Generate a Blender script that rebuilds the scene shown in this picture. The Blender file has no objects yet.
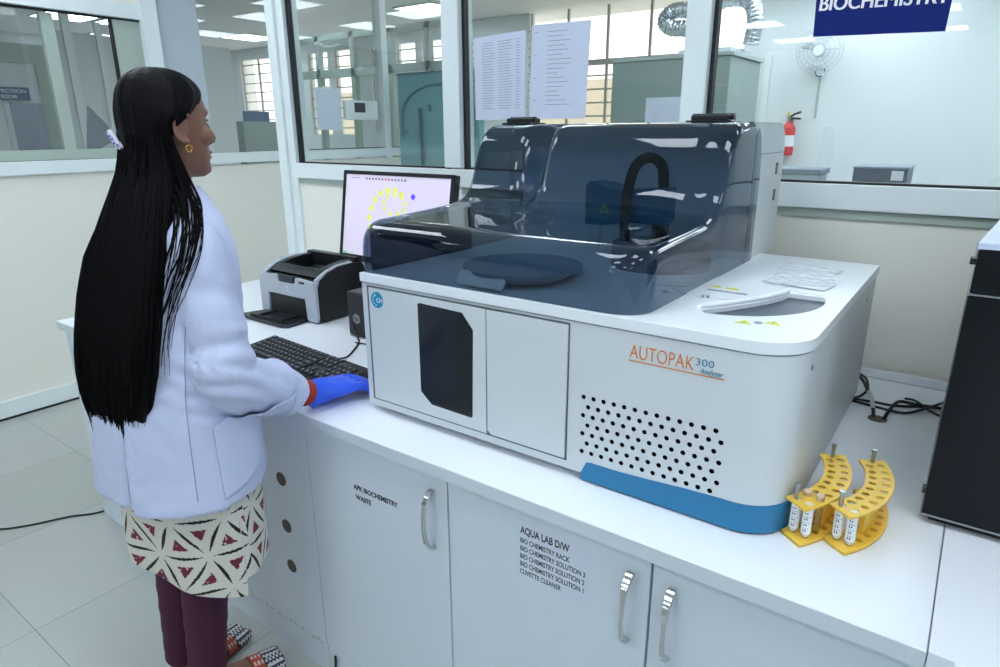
import bpy, bmesh, math, random
from mathutils import Vector, Matrix, noise
from mathutils.bvhtree import BVHTree
random.seed(7)
PI = math.pi
scene = bpy.context.scene
COL = scene.collection

# ------------------------------------------------------------------ materials
def lin(c):
    c = c / 255.0
    return c / 12.92 if c <= 0.04045 else ((c + 0.055) / 1.055) ** 2.4

def rgb(r, g, b):
    return (lin(r), lin(g), lin(b), 1.0)

MATS = {}
def mat(name, col, rough=0.5, metal=0.0, spec=0.5, var=0.04, scale=8.0, bump=0.0, bscale=60.0, emit=0.0, coat=0.0):
    if name in MATS:
        return MATS[name]
    m = bpy.data.materials.new(name); m.use_nodes = True
    nt = m.node_tree; b = nt.nodes['Principled BSDF']
    b.inputs['Roughness'].default_value = rough
    b.inputs['Metallic'].default_value = metal
    b.inputs['Specular IOR Level'].default_value = spec
    b.inputs['Coat Weight'].default_value = coat
    tc = nt.nodes.new('ShaderNodeTexCoord')
    nz = nt.nodes.new('ShaderNodeTexNoise'); nz.inputs['Scale'].default_value = scale
    nz.inputs['Detail'].default_value = 3
    nt.links.new(tc.outputs['Object'], nz.inputs['Vector'])
    mx = nt.nodes.new('ShaderNodeMix'); mx.data_type = 'RGBA'
    c = rgb(*col)
    mx.inputs[6].default_value = [max(0, x * (1 - var)) for x in c[:3]] + [1]
    mx.inputs[7].default_value = [min(1, x * (1 + var)) for x in c[:3]] + [1]
    nt.links.new(nz.outputs['Fac'], mx.inputs[0])
    nt.links.new(mx.outputs[2], b.inputs['Base Color'])
    if bump > 0:
        n2 = nt.nodes.new('ShaderNodeTexNoise'); n2.inputs['Scale'].default_value = bscale
        nt.links.new(tc.outputs['Object'], n2.inputs['Vector'])
        bp = nt.nodes.new('ShaderNodeBump'); bp.inputs['Strength'].default_value = bump
        bp.inputs['Distance'].default_value = 0.01
        nt.links.new(n2.outputs['Fac'], bp.inputs['Height'])
        nt.links.new(bp.outputs['Normal'], b.inputs['Normal'])
    if emit > 0:
        nt.links.new(mx.outputs[2], b.inputs['Emission Color'])
        b.inputs['Emission Strength'].default_value = emit
    MATS[name] = m
    return m

def glassmat(name, tint, ior=1.45, rough=0.0, single=False):
    m = bpy.data.materials.new(name); m.use_nodes = True
    nt = m.node_tree; nt.nodes.clear()
    out = nt.nodes.new('ShaderNodeOutputMaterial')
    tr = nt.nodes.new('ShaderNodeBsdfTransparent'); tr.inputs[0].default_value = (*tint, 1)
    gl = nt.nodes.new('ShaderNodeBsdfGlossy'); gl.inputs['Roughness'].default_value = rough
    gl.inputs[0].default_value = (1, 1, 1, 1)
    fr = nt.nodes.new('ShaderNodeFresnel'); fr.inputs[0].default_value = ior
    # thin sheet: the same reflectance from both sides
    ge = nt.nodes.new('ShaderNodeNewGeometry'); mr = nt.nodes.new('ShaderNodeMapRange')
    mr.inputs['To Min'].default_value = ior; mr.inputs['To Max'].default_value = 1 / ior
    nt.links.new(ge.outputs['Backfacing'], mr.inputs['Value']); nt.links.new(mr.outputs[0], fr.inputs[0])
    mx = nt.nodes.new('ShaderNodeMixShader')
    if single:   # one reflection per sheet, from the face turned to the viewer
        mu = nt.nodes.new('ShaderNodeMath'); mu.operation = 'MULTIPLY'; iv = nt.nodes.new('ShaderNodeMath'); iv.operation = 'SUBTRACT'; iv.inputs[0].default_value = 1
        nt.links.new(ge.outputs['Backfacing'], iv.inputs[1]); nt.links.new(fr.outputs[0], mu.inputs[0]); nt.links.new(iv.outputs[0], mu.inputs[1]); nt.links.new(mu.outputs[0], mx.inputs[0])
    else: nt.links.new(fr.outputs[0], mx.inputs[0])
    nt.links.new(tr.outputs[0], mx.inputs[1]); nt.links.new(gl.outputs[0], mx.inputs[2])
    nt.links.new(mx.outputs[0], out.inputs[0])
    MATS[name] = m
    return m

def floormat():
    m = bpy.data.materials.new('floor_tiles'); m.use_nodes = True
    nt = m.node_tree; b = nt.nodes['Principled BSDF']
    tc = nt.nodes.new('ShaderNodeTexCoord'); mp = nt.nodes.new('ShaderNodeMapping')
    mp.inputs['Location'].default_value = (1.574 + 6.1, -0.494 + 12.16, 0)
    br = nt.nodes.new('ShaderNodeTexBrick')
    br.offset = 0; br.squash = 1
    br.inputs['Scale'].default_value = 1.0
    br.inputs['Brick Width'].default_value = 0.61; br.inputs['Row Height'].default_value = 0.608
    br.inputs['Mortar Size'].default_value = 0.0016; br.inputs['Mortar Smooth'].default_value = 0.2
    br.inputs['Color1'].default_value = rgb(172, 176, 172); br.inputs['Color2'].default_value = rgb(180, 184, 180)
    br.inputs['Mortar'].default_value = rgb(126, 132, 130)
    nz = nt.nodes.new('ShaderNodeTexNoise'); nz.inputs['Scale'].default_value = 2.5
    mx = nt.nodes.new('ShaderNodeMix'); mx.data_type = 'RGBA'; mx.blend_type = 'MULTIPLY'
    mx.inputs[0].default_value = 0.12
    nt.links.new(tc.outputs['Object'], mp.inputs[0]); nt.links.new(mp.outputs[0], br.inputs[0])
    nt.links.new(tc.outputs['Object'], nz.inputs['Vector'])
    nt.links.new(br.outputs['Color'], mx.inputs[6]); nt.links.new(nz.outputs['Color'], mx.inputs[7])
    nt.links.new(mx.outputs[2], b.inputs['Base Color'])
    b.inputs['Roughness'].default_value = 0.28
    MATS['floor_tiles'] = m
    return m

def hairmat():
    m = bpy.data.materials.new('hair'); m.use_nodes = True
    nt = m.node_tree; b = nt.nodes['Principled BSDF']
    b.inputs['Base Color'].default_value = rgb(14, 12, 14)
    b.inputs['Roughness'].default_value = 0.5
    b.inputs['Specular IOR Level'].default_value = 0.07
    tc = nt.nodes.new('ShaderNodeTexCoord'); mp = nt.nodes.new('ShaderNodeMapping')
    mp.inputs['Scale'].default_value = (140, 140, 5)
    nz = nt.nodes.new('ShaderNodeTexNoise'); nz.inputs['Scale'].default_value = 1.0; nz.inputs['Detail'].default_value = 4
    bp = nt.nodes.new('ShaderNodeBump'); bp.inputs['Strength'].default_value = 0.5; bp.inputs['Distance'].default_value = 0.004
    nt.links.new(tc.outputs['Object'], mp.inputs[0]); nt.links.new(mp.outputs[0], nz.inputs['Vector'])
    nt.links.new(nz.outputs['Fac'], bp.inputs['Height']); nt.links.new(bp.outputs['Normal'], b.inputs['Normal'])
    MATS['hair'] = m
    return m

WALL = mat('wall_cream', (214, 215, 203), 0.55, var=0.015, scale=1.5)
PANEL = mat('panel_cream', (238, 237, 226), 0.4, var=0.015, scale=1.5)
FARW = mat('far_wall_white', (226, 231, 232), 0.6, var=0.02, scale=1.0)
CEIL = mat('ceiling_white', (228, 232, 230), 0.7, var=0.02)
FRAME = mat('frame_white', (232, 240, 240), 0.3, var=0.01)
SASH = mat('sash_greygreen', (172, 186, 176), 0.4, var=0.02)
GASKET = mat('gasket_black', (14, 18, 22), 0.5)
GLASS = glassmat('window_glass', (0.95, 0.975, 0.97), 1.45)
LID = glassmat('smoked_acrylic', (0.51, 0.575, 0.635), 1.46, 0.0, True)
FLOOR = floormat()
TOP = mat('worktop_white', (236, 240, 245), 0.32, var=0.012, scale=3)
CAB = mat('cabinet_white', (220, 228, 236), 0.38, var=0.015, scale=2)
EDGE = mat('worktop_edge', (216, 224, 230), 0.4, var=0.02)
GAP = mat('gap_dark', (70, 78, 84), 0.7)
CHROME = mat('chrome', (215, 215, 212), 0.12, metal=1.0)
STEEL = mat('steel', (170, 174, 178), 0.28, metal=1.0)
HOLE = mat('cable_hole_brown', (92, 84, 74), 0.7)
ANA = mat('analyzer_white', (214, 220, 222), 0.35, var=0.01)
ANAD = mat('analyzer_deck', (238, 243, 246), 0.3, var=0.01)
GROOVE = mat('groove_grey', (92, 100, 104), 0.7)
DARKIN = mat('lid_interior', (196, 205, 214), 0.5)
DARKW = mat('dark_acrylic_hole_shade', (14, 20, 26), 0.12, spec=0.5)
BLUE = mat('band_blue', (28, 120, 168), 0.35)
TEAL = mat('arm_teal', (0, 112, 152), 0.4)
BLACKP = mat('black_plastic', (24, 27, 31), 0.35, var=0.08, scale=20)
BLACKM = mat('black_matte', (18, 21, 25), 0.5, var=0.08)
BOXBLK = mat('black_cabinet', (10, 14, 20), 0.3, spec=0.25, var=0.1, scale=3)
CABLE = mat('cable_black', (14, 15, 18), 0.45)
SILVER = mat('printer_silver', (172, 180, 190), 0.35, metal=0.0, var=0.03)
KEY = mat('key_black', (38, 42, 48), 0.45)
KEYL = mat('key_legend', (170, 175, 182), 0.6)
ORANGE = mat('logo_orange', (226, 130, 40), 0.5)
TEALT = mat('logo_teal', (48, 140, 172), 0.5)
BADGE = mat('badge_blue', (18, 146, 190), 0.4)
WHITE = mat('print_white', (240, 243, 246), 0.5)
INK = mat('ink_dark', (52, 58, 66), 0.6)
INKG = mat('ink_grey', (128, 134, 150), 0.6)
YEL = mat('rack_yellow', (246, 202, 74), 0.35, var=0.04, scale=30)
WARN = mat('warning_yellow', (222, 222, 70), 0.5)
TUBE = mat('tube_white', (226, 228, 226), 0.25)
TUBEC = glassmat('tube_clear', (0.85, 0.84, 0.82), 1.4)
STOP = mat('stopper_beige', (214, 186, 160), 0.6)
PAPER = mat('paper', (222, 228, 244), 0.6, var=0.02)
SLEEVE = glassmat('plastic_sleeve', (0.95, 0.955, 0.97), 1.25, 0.05)
NAVY = mat('sign_navy', (20, 38, 116), 0.5, spec=0.15, var=0.03)
SIGNB = mat('sign_slate', (86, 104, 134), 0.5)
COAT = mat('coat_white', (204, 210, 238), 0.75, var=0.015, scale=25, bump=0.12, bscale=500)
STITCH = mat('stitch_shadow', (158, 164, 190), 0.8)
SKIN = mat('skin', (132, 92, 74), 0.5, var=0.06, scale=14)
LIP = mat('lip', (140, 78, 72), 0.5)
HAIR = hairmat()
KUR = mat('kurta_cream', (222, 216, 204), 0.85, var=0.06, scale=90)
KURM = mat('kurta_maroon', (120, 40, 62), 0.85, var=0.25, scale=220)
KURB = mat('kurta_black', (32, 26, 30), 0.85)
LEG = mat('leggings_maroon', (70, 18, 52), 0.8, var=0.08, scale=40, bump=0.15, bscale=300)
GLOVE = mat('glove_blue', (40, 90, 226), 0.42, var=0.06, scale=30, bump=0.35, bscale=55)
RED = mat('thread_red', (176, 52, 38), 0.7, bump=0.5, bscale=400)
GOLD = mat('gold', (216, 168, 80), 0.25, metal=1.0)
CLIP = mat('clip_white', (222, 218, 234), 0.35)
CLIPV = mat('clip_violet', (118, 104, 190), 0.4)
EYEW = mat('eye_white', (225, 220, 215), 0.2)
EYEB = mat('eye_dark', (22, 14, 12), 0.2)
SOLE = mat('sandal_sole', (84, 60, 48), 0.7)
STRB = mat('strap_blue', (44, 60, 96), 0.7)
STRR = mat('strap_red', (176, 74, 48), 0.7)
STRW = mat('strap_cream', (206, 200, 190), 0.7)
EXTR = mat('extinguisher_red', (206, 48, 52), 0.3)
HOOD = mat('hood_grey', (150, 165, 160), 0.5, var=0.02)
FOIL = mat('duct_foil', (205, 210, 215), 0.25, metal=1.0, var=0.1, bump=0.6, bscale=60)
TEALG = mat('teal_acrylic', (124, 168, 172), 0.25, var=0.02)
TEALD = mat('teal_dark', (96, 134, 140), 0.4)
GREYB = mat('grey_box', (96, 104, 122), 0.5)
GREYL = mat('grey_board', (150, 158, 172), 0.6)
SKYW = mat('sunlit_brick', (236, 222, 200), 0.8, var=0.1)
LIGHT = mat('light_diffuser', (232, 243, 255), 0.5, var=0.0, emit=13.0)
SCREEN = mat('screen_lilac', (214, 203, 222), 0.3, var=0.01, emit=0.45)
SCRY = mat('screen_yellow', (226, 222, 120), 0.3, emit=0.42)
SCRV = mat('screen_violet', (96, 70, 210), 0.3, emit=0.75)
SCRD = mat('screen_dark', (110, 96, 120), 0.3, emit=0.3)
SCRR = mat('screen_red', (206, 90, 110), 0.3, emit=0.5)
SCRG = mat('screen_green', (110, 200, 140), 0.3, emit=0.5)
DEVTOP = mat('device_lavender', (202, 210, 232), 0.35)
DEVSCR = mat('device_grey', (150, 158, 170), 0.25)
SHEET = mat('clear_film', (232, 238, 246), 0.2, bump=0.5, bscale=45, var=0.05, scale=30)
TUBEK = mat('tubing_black', (10, 12, 16), 0.5)

# ------------------------------------------------------------------ mesh builder
class MB:
    def __init__(s):
        s.v = []; s.f = []; s.mi = []; s.m = 0
    def add(s, vs, fs):
        o = len(s.v); s.v += [Vector(v) for v in vs]
        for f in fs:
            s.f.append([i + o for i in f]); s.mi.append(s.m)
        return s
    def box(s, x0, x1, y0, y1, z0, z1):
        vs = [(x0,y0,z0),(x1,y0,z0),(x1,y1,z0),(x0,y1,z0),(x0,y0,z1),(x1,y0,z1),(x1,y1,z1),(x0,y1,z1)]
        return s.add(vs, [(0,3,2,1),(4,5,6,7),(0,1,5,4),(1,2,6,5),(2,3,7,6),(3,0,4,7)])
    def prism(s, poly, M, h):
        # poly in local xy (counter-clockwise), extruded 0..h along local z, transformed with M
        n = len(poly)
        vs = [M @ Vector((p[0], p[1], 0)) for p in poly] + [M @ Vector((p[0], p[1], h)) for p in poly]
        fs = [list(range(n))[::-1], list(range(n, 2 * n))]
        fs += [(i, (i + 1) % n, n + (i + 1) % n, n + i) for i in range(n)]
        return s.add(vs, fs)
    def loft(s, rings, cap0=True, cap1=True, closed=True):
        n = len(rings[0]); vs = [p for r in rings for p in r]; fs = []
        for i in range(len(rings) - 1):
            for j in range(n if closed else n - 1):
                k = (j + 1) % n
                fs.append((i*n+j, i*n+k, (i+1)*n+k, (i+1)*n+j))
        if cap0: fs.append(list(range(n))[::-1])
        if cap1: fs.append([(len(rings)-1)*n + j for j in range(n)])
        return s.add(vs, fs)
    def tube(s, pts, r, seg=10, caps=True, flat=1.0):
        pts = [Vector(p) for p in pts]
        rs = r if isinstance(r, (list, tuple)) else [r] * len(pts)
        rings = []; up = None
        for i, p in enumerate(pts):
            d = (pts[min(i+1, len(pts)-1)] - pts[max(i-1, 0)]).normalized()
            if up is None:
                up = Vector((0,0,1)) if abs(d.z) < 0.9 else Vector((0,1,0))
            a = d.cross(up)
            if a.length < 1e-6: a = d.cross(Vector((1,0,0)))
            a.normalize(); b = a.cross(d).normalized(); up = b
            rings.append([p + rs[i]*(math.cos(2*PI*k/seg)*a + flat*math.sin(2*PI*k/seg)*b) for k in range(seg)])
        return s.loft(rings, caps, caps)
    def cyl(s, p0, p1, r, seg=20, r1=None):
        return s.tube([p0, p1], [r, r if r1 is None else r1], seg)
    def ell(s, c, rx, ry, rz, M=None, nu=16, nv=10):
        c = Vector(c); rings = []
        for i in range(nv + 1):
            t = PI * (0.02 + 0.96 * i / nv)
            ring = []
            for j in range(nu):
                p = 2 * PI * j / nu
                q = Vector((rx*math.sin(t)*math.cos(p), ry*math.sin(t)*math.sin(p), -rz*math.cos(t)))
                ring.append(c + (M @ q if M else q))
            rings.append(ring)
        return s.loft(rings)
    def disc_y(s, x, z, y, r, h=0.002, seg=28):
        return s.cyl((x, y, z), (x, y - h, z), r, seg)
    def build(s, name, m, parent=None, smooth=None, bevel=0.0, seg=2, xf=None):
        me = bpy.data.meshes.new(name)
        off = Vector((0,0,0))
        if parent is not None:
            off = wl(parent)
        vs = [(xf @ v if xf else v) - off for v in s.v]
        me.from_pydata([tuple(v) for v in vs], [], s.f)
        ms = m if isinstance(m, (list, tuple)) else [m]
        for q in ms: me.materials.append(q)
        if len(ms) > 1:
            for p, i in zip(me.polygons, s.mi): p.material_index = i
        bm = bmesh.new(); bm.from_mesh(me)
        bmesh.ops.recalc_face_normals(bm, faces=bm.faces); bm.to_mesh(me); bm.free()
        o = bpy.data.objects.new(name, me); COL.objects.link(o)
        if parent is not None: o.parent = parent
        if smooth is not None:
            for p in me.polygons: p.use_smooth = True
            me.set_sharp_from_angle(angle=math.radians(smooth))
        if bevel > 0:
            b = o.modifiers.new('bevel', 'BEVEL'); b.width = bevel; b.segments = seg
            b.limit_method = 'ANGLE'; b.angle_limit = math.radians(40)
            if smooth is None:
                for p in me.polygons: p.use_smooth = True
                b.harden_normals = True
        return o

def build_each(mb, name, m, parent=None, **k):
    # one object for every separate piece collected in the builder
    par = list(range(len(mb.v)))
    def find(a):
        while par[a] != a:
            par[a] = par[par[a]]; a = par[a]
        return a
    for f in mb.f:
        r = find(f[0])
        for i in f[1:]: par[find(i)] = r
    groups = {}
    for f in mb.f: groups.setdefault(find(f[0]), []).append(f)
    out = []
    for fs in groups.values():
        q = MB(); ids = sorted({i for f in fs for i in f}); ix = {a: b for b, a in enumerate(ids)}
        q.add([mb.v[i] for i in ids], [[ix[i] for i in f] for f in fs])
        out.append(q.build(name, m, parent, **k))
    return out

def wl(o):
    l = Vector(o.location)
    while o.parent is not None:
        o = o.parent; l = l + Vector(o.location)
    return l

def apply_mods(o):
    dg = bpy.context.evaluated_depsgraph_get()
    me = bpy.data.meshes.new_from_object(o.evaluated_get(dg))
    o.modifiers.clear(); o.data = me
    return o

def tag(o, label=None, cat=None, group=None, kind=None):
    if label: o['label'] = label
    if cat: o['category'] = cat
    if group: o['group'] = group
    if kind: o['kind'] = kind
    return o

def thing(name, label, cat, loc, group=None):
    o = bpy.data.objects.new(name, None); COL.objects.link(o)
    o.location = loc; o.empty_display_size = 0.05
    return tag(o, label, cat, group)

def struct(mb, name, m, **k):
    return tag(mb.build(name, m, **k), kind='structure')

def copy_tree(o, parent=None):
    c = o.copy(); COL.objects.link(c)
    if parent is not None: c.parent = parent
    for ch in list(o.children): copy_tree(ch, c)
    return c

def plate(name, outer, holes, t, M, m, parent=None, bevel=0.0):
    """flat plate cut from an outline with holes; local xy, thickness t along local z"""
    cu = bpy.data.curves.new(name, 'CURVE'); cu.dimensions = '2D'; cu.fill_mode = 'BOTH'
    cu.extrude = t / 2
    for loop in [outer] + holes:
        sp = cu.splines.new('POLY'); sp.points.add(len(loop) - 1); sp.use_cyclic_u = True
        for p, q in zip(sp.points, loop): p.co = (q[0], q[1], 0, 1)
    o = bpy.data.objects.new(name, cu); COL.objects.link(o)
    dg = bpy.context.evaluated_depsgraph_get()
    me = bpy.data.meshes.new_from_object(o.evaluated_get(dg))
    bpy.data.objects.remove(o)
    off = wl(parent) if parent is not None else Vector((0,0,0))
    me.transform(Matrix.Translation(-off) @ M @ Matrix.Translation((0, 0, t/2)))
    bm = bmesh.new(); bm.from_mesh(me); bmesh.ops.remove_doubles(bm, verts=bm.verts, dist=1e-6)
    bmesh.ops.recalc_face_normals(bm, faces=bm.faces); bm.to_mesh(me); bm.free()
    me.materials.clear(); me.materials.append(m)
    o = bpy.data.objects.new(name, me); COL.objects.link(o)
    if parent is not None: o.parent = parent
    return o

def text(name, body, size, M, m, parent=None, bold=0.0, ext=0.0004, width=None, shear=0.0, space=1.0, thick=0.0):
    cu = bpy.data.curves.new(name, 'FONT'); cu.body = body; cu.size = size
    cu.offset = bold; cu.extrude = ext; cu.shear = shear; cu.space_character = space
    o = bpy.data.objects.new(name, cu); COL.objects.link(o)
    dg = bpy.context.evaluated_depsgraph_get()
    me = bpy.data.meshes.new_from_object(o.evaluated_get(dg))
    bpy.data.objects.remove(o)
    if thick:
        bm = bmesh.new()
        for k in (-1, 0, 1):
            n0 = len(bm.verts); bm.from_mesh(me); bm.verts.ensure_lookup_table()
            for v in bm.verts[n0:]: v.co.x += k*thick; v.co.z += k*0.00004
        bm.to_mesh(me); bm.free()
    if width:
        xs = [v.co.x for v in me.vertices]
        k = width / (max(xs) - min(xs))
        me.transform(Matrix.Diagonal((k, 1, 1, 1)))
    off = wl(parent) if parent is not None else Vector((0,0,0))
    me.transform(Matrix.Translation(-off) @ M)
    me.materials.clear(); me.materials.append(m)
    o = bpy.data.objects.new(name, me); COL.objects.link(o)
    if parent is not None: o.parent = parent
    return o

def FRONT(x, y, z):   # local xy -> world XZ, local z -> -Y
    return Matrix.Translation((x, y, z)) @ Matrix.Rotation(PI/2, 4, 'X')

def circ(x, y, r, n=16):
    return [(x + r*math.cos(2*PI*k/n), y + r*math.sin(2*PI*k/n)) for k in range(n)]

def smoothstep(a, b, x):
    t = max(0.0, min(1.0, (x - a) / (b - a))); return t*t*(3-2*t)

def interp(tab, x):
    if x <= tab[0][0]: return tab[0][1:]
    for a, b in zip(tab, tab[1:]):
        if x <= b[0]:
            t = (x - a[0]) / (b[0] - a[0]); return tuple(p + (q-p)*t for p, q in zip(a[1:], b[1:]))
    return tab[-1][1:]

def catmull(pts, n=8):
    pts = [Vector(p) for p in pts]; out = []
    P = [2*pts[0]-pts[1]] + pts + [2*pts[-1]-pts[-2]]
    for i in range(1, len(P)-2):
        a, b, c, d = P[i-1], P[i], P[i+1], P[i+2]
        for k in range(n):
            t = k / n
            out.append(0.5*((2*b) + (c-a)*t + (2*a-5*b+4*c-d)*t*t + (3*b-a-3*c+d)*t**3))
    out.append(pts[-1]); return out

def cord(name, pts, r, label, m=CABLE, group=None, n=8):
    o = MB().tube(catmull(pts, n), r, 8).build(name, m, smooth=60)
    return tag(o, label, 'cable', group)

# ------------------------------------------------------------------ room shell
YW = 2.04; XL = -4.117; ZC = 2.9
struct(MB().box(-12, 3.2, -9.5, 8.2, -0.06, 0), 'floor', FLOOR)
struct(MB().box(-12, 3.2, -9.5, 8.2, ZC, ZC+0.06), 'ceiling', CEIL)
struct(MB().box(3.1, 3.2, -9.5, 8.2, 0, ZC), 'wall_right', FARW)
struct(MB().box(-12, 3.1, -9.5, -9.4, 0, ZC), 'wall_behind', FARW)
struct(MB().box(-12.0, -11.9, -9.4, 8.2, 0, ZC), 'wall_far_left', FARW)

# partition behind the bench
w = MB().box(-2.69, 3.1, YW, YW+0.05, 0, 1.27)
struct(w, 'wall_back', PANEL)
t = MB()
t.box(-2.69, 3.1, YW-0.02, YW+0.07, 1.287, 1.355)            # sill rail
t.box(-2.69, 3.1, YW-0.014, YW+0.06, 2.62, 2.70)
struct(t, 'trim_1', FRAME, bevel=0.003)
t = MB(); t.box(-2.69, 3.1, YW-0.008, YW, 1.262, 1.287)
struct(t, 'trim_2', SASH)
t = MB()
t.box(-2.795, -2.735, YW-0.03, YW+0.08, 0, ZC)
t.box(-2.735, -2.685, YW-0.016, YW+0.07, 0, ZC)
for a, b in ((-1.748, -1.665), (-0.797, -0.722), (1.1, 1.18)):
    t.box(a, b, YW-0.02, YW+0.07, 1.36, 2.62)
    t.box(a+0.005, b-0.005, YW-0.01, YW+0.06, 0.83, 1.3)
struct(t, 'trim_3', FRAME, bevel=0.004)
struct(MB().box(-2.69, 3.1, YW, YW+0.05, 2.70, ZC), 'wall_above_glazing', PANEL)
for i, (a, b) in enumerate(((-2.685, -1.748), (-1.665, -0.797), (-0.722, 1.1), (1.18, 3.1))):
    fr = MB()
    fr.box(a, a+0.012, YW+0.004, YW+0.03, 1.355, 2.62); fr.box(b-0.006, b, YW+0.004, YW+0.03, 1.362, 2.62)
    fr.box(a, b, YW+0.004, YW+0.03, 1.353, 1.361); fr.box(a, b, YW+0.004, YW+0.03, 2.612, 2.62)
    f = struct(fr, 'window_%d' % (i+1), GASKET)
    MB().box(a+0.008, b-0.004, YW+0.014, YW+0.020, 1.357, 2.616).build('pane', GLASS, f)

# left wall
struct(MB().box(XL-0.06, XL, -9.4, 7.5, 0, 1.285), 'wall_left', PANEL)
struct(MB().box(XL, XL+0.014, -9.4, 4.9, 0.012, 0.106), 'baseboard_left', FRAME, bevel=0.004)
struct(MB().box(XL, XL+0.012, -9.4, 4.9, 0.0, 0.012), 'trim_4', GASKET)
t = MB()
t.box(XL-0.07, XL+0.022, -9.4, 2.12, 1.285, 1.355)
t.box(XL-0.07, XL+0.022, 2.24, 4.9, 1.300, 1.365)
t.box(XL-0.07, XL+0.02, -9.4, 2.12, 2.115, 2.20)
t.box(XL-0.07, XL+0.035, 2.11, 2.205, 0, ZC)
t.box(XL-0.07, XL+0.02, 4.01, 4.075, 0, ZC)
t.box(XL-0.07, XL+0.012, 4.86, 4.92, 0, ZC)
t.box(XL-0.07, XL+0.012, 3.03, 3.09, 1.36, ZC)
struct(t, 'trim_5', FRAME, bevel=0.004)
struct(MB().box(XL-0.05, XL, -9.4, 2.11, 2.20, ZC), 'wall_left_upper', PANEL)
# sliding window of the left wall
fr = MB()
fr.box(XL-0.06, XL-0.005, -3, 2.05, 1.355, 1.372)
fr.box(XL-0.05, XL-0.012, -3, 2.05, 1.372, 1.41)
fr.box(XL-0.05, XL-0.012, 1.60, 1.66, 1.41, 2.10)
fr.box(XL-0.03, XL-0.006, 1.96, 2.11, 1.36, 2.115)
f = struct(fr, 'window_5', SASH)
MB().box(XL-0.034, XL-0.029, -3, 2.0, 1.38, 2.11).build('pane', GLASS, f)
g = MB(); g.box(XL-0.032, XL-0.004, -3, 2.11, 2.105, 2.117); g.box(XL-0.028, XL-0.004, 1.945, 1.957, 1.41, 2.11)
g.box(XL-0.03, XL+0.001, -3, 2.05, 1.352, 1.357)
g.build('gasket', GASKET, f)
fr = MB()
fr.box(XL-0.04, XL-0.004, 2.205, 2.475, 1.365, ZC)
f = struct(fr, 'window_6', mat('pillar_lavender', (190, 200, 210), 0.5))
MB().box(XL-0.03, XL-0.025, 2.475, 3.03, 1.365, 2.85).build('pane', GLASS, f)
g = MB(); g.box(XL-0.03, XL-0.002, 3.018, 3.03, 1.365, 2.85); g.build('gasket', GASKET, f)
fr = MB(); fr.box(XL-0.04, XL-0.006, 3.09, 3.10, 1.365, 2.85); fr.box(XL-0.04, XL-0.006, 4.85, 4.86, 1.365, 2.85)
fr.box(XL-0.04, XL-0.006, 3.09, 4.86, 1.365, 1.372)
f = struct(fr, 'window_7', GASKET)
MB().box(XL-0.03, XL-0.025, 3.10, 4.85, 1.37, 2.85).build('pane', GLASS, f)

# far wall with barred window openings
segs = []
WX = [(-11.3, -10.3), (-9.4, -8.9), (-8.75, -8.2), (-7.9, -7.72), (-7.37, -6.98), (-6.85, -6.2), (-5.0, -2.3)]
x = -11.9
fw = MB()
for a, b in WX:
    fw.box(x, a, 7.5, 7.62, 0, ZC); x = b
    if a > -5.5:
        fw.box(a, b, 7.5, 7.62, 0, 1.1)
    else:
        fw.box(a, b, 7.5, 7.62, 0, 1.45); fw.box(a, b, 7.5, 7.62, 2.72, ZC)
fw.box(x, 3.1, 7.5, 7.62, 0, ZC)
struct(fw, 'wall_far', FARW)
for i, (a, b) in enumerate(WX):
    fr = MB(); z0 = 1.1 if a > -5.5 else 1.45; z1 = ZC if a > -5.5 else 2.72
    nv = max(1, round((b-a)/0.5))
    for k in range(nv + 1):
        xx = a + (b-a)*k/nv; fr.box(xx-0.014, xx+0.014, 7.53, 7.56, z0, z1)
    k = z0 + 0.1
    while k < (2.22 if a > -5.5 else z1):
        fr.box(a, b, 7.535, 7.548, k-0.009, k+0.009); k += 0.155
    if a > -5.5:
        fr.box(a, b, 7.50, 7.58, 2.25, 2.31)
    f = struct(fr, 'window_%d' % (i+8), mat('grille_grey', (176, 172, 164), 0.5))
# brick wall of the neighbouring building outside, in daylight
struct(MB().box(-13, 4, 9.6, 9.8, 0, 2.25), 'wall_outside', SKYW)

# ------------------------------------------------------------------ ceiling lights
first = None
LP = []
for X in (-2.95, -0.9, 1.2):
    for Y in (-8.1, -6.05):
        LP.append((X, Y, ''))
LP += [(0.3, -2.8, ''), (2.2, -2.8, ''), (-1.7, -2.8, ''), (-0.5, 5.6, ''), (0.6, 5.0, ''), (-1.5, 5.2, ''), (0.8, 6.9, ''), (0.6, 3.2, ''), (-1.0, 6.9, ''), (-3.6, 1.0, ''), (-2.6, 0.95, ''), (-1.1, 0.6, ''), (0.15, 0.55, ''), (1.5, 0.5, ''), (-3.3, -0.9, ''), (-1.1, -0.9, ''), (1.0, -0.9, '')]  # some read off lid highlights, more added unseen to brighten walls and far room
LP += [(-5.75, 6.45, ''), (-5.75, 4.3, ''), (-2.2, 6.6, ''), (-0.4, 4.4, ''), (1.4, 6.0, ''), (-9.7, 4.05, ''), (-9.65, 4.75, ''), (-11.3, 5.2, ''), (-9.6, 6.6, ''), (-6.2, 1.2, ''), (-8.6, 1.2, ''), (-2.4, 3.6, ''), (-6.2, -2, '')]
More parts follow.
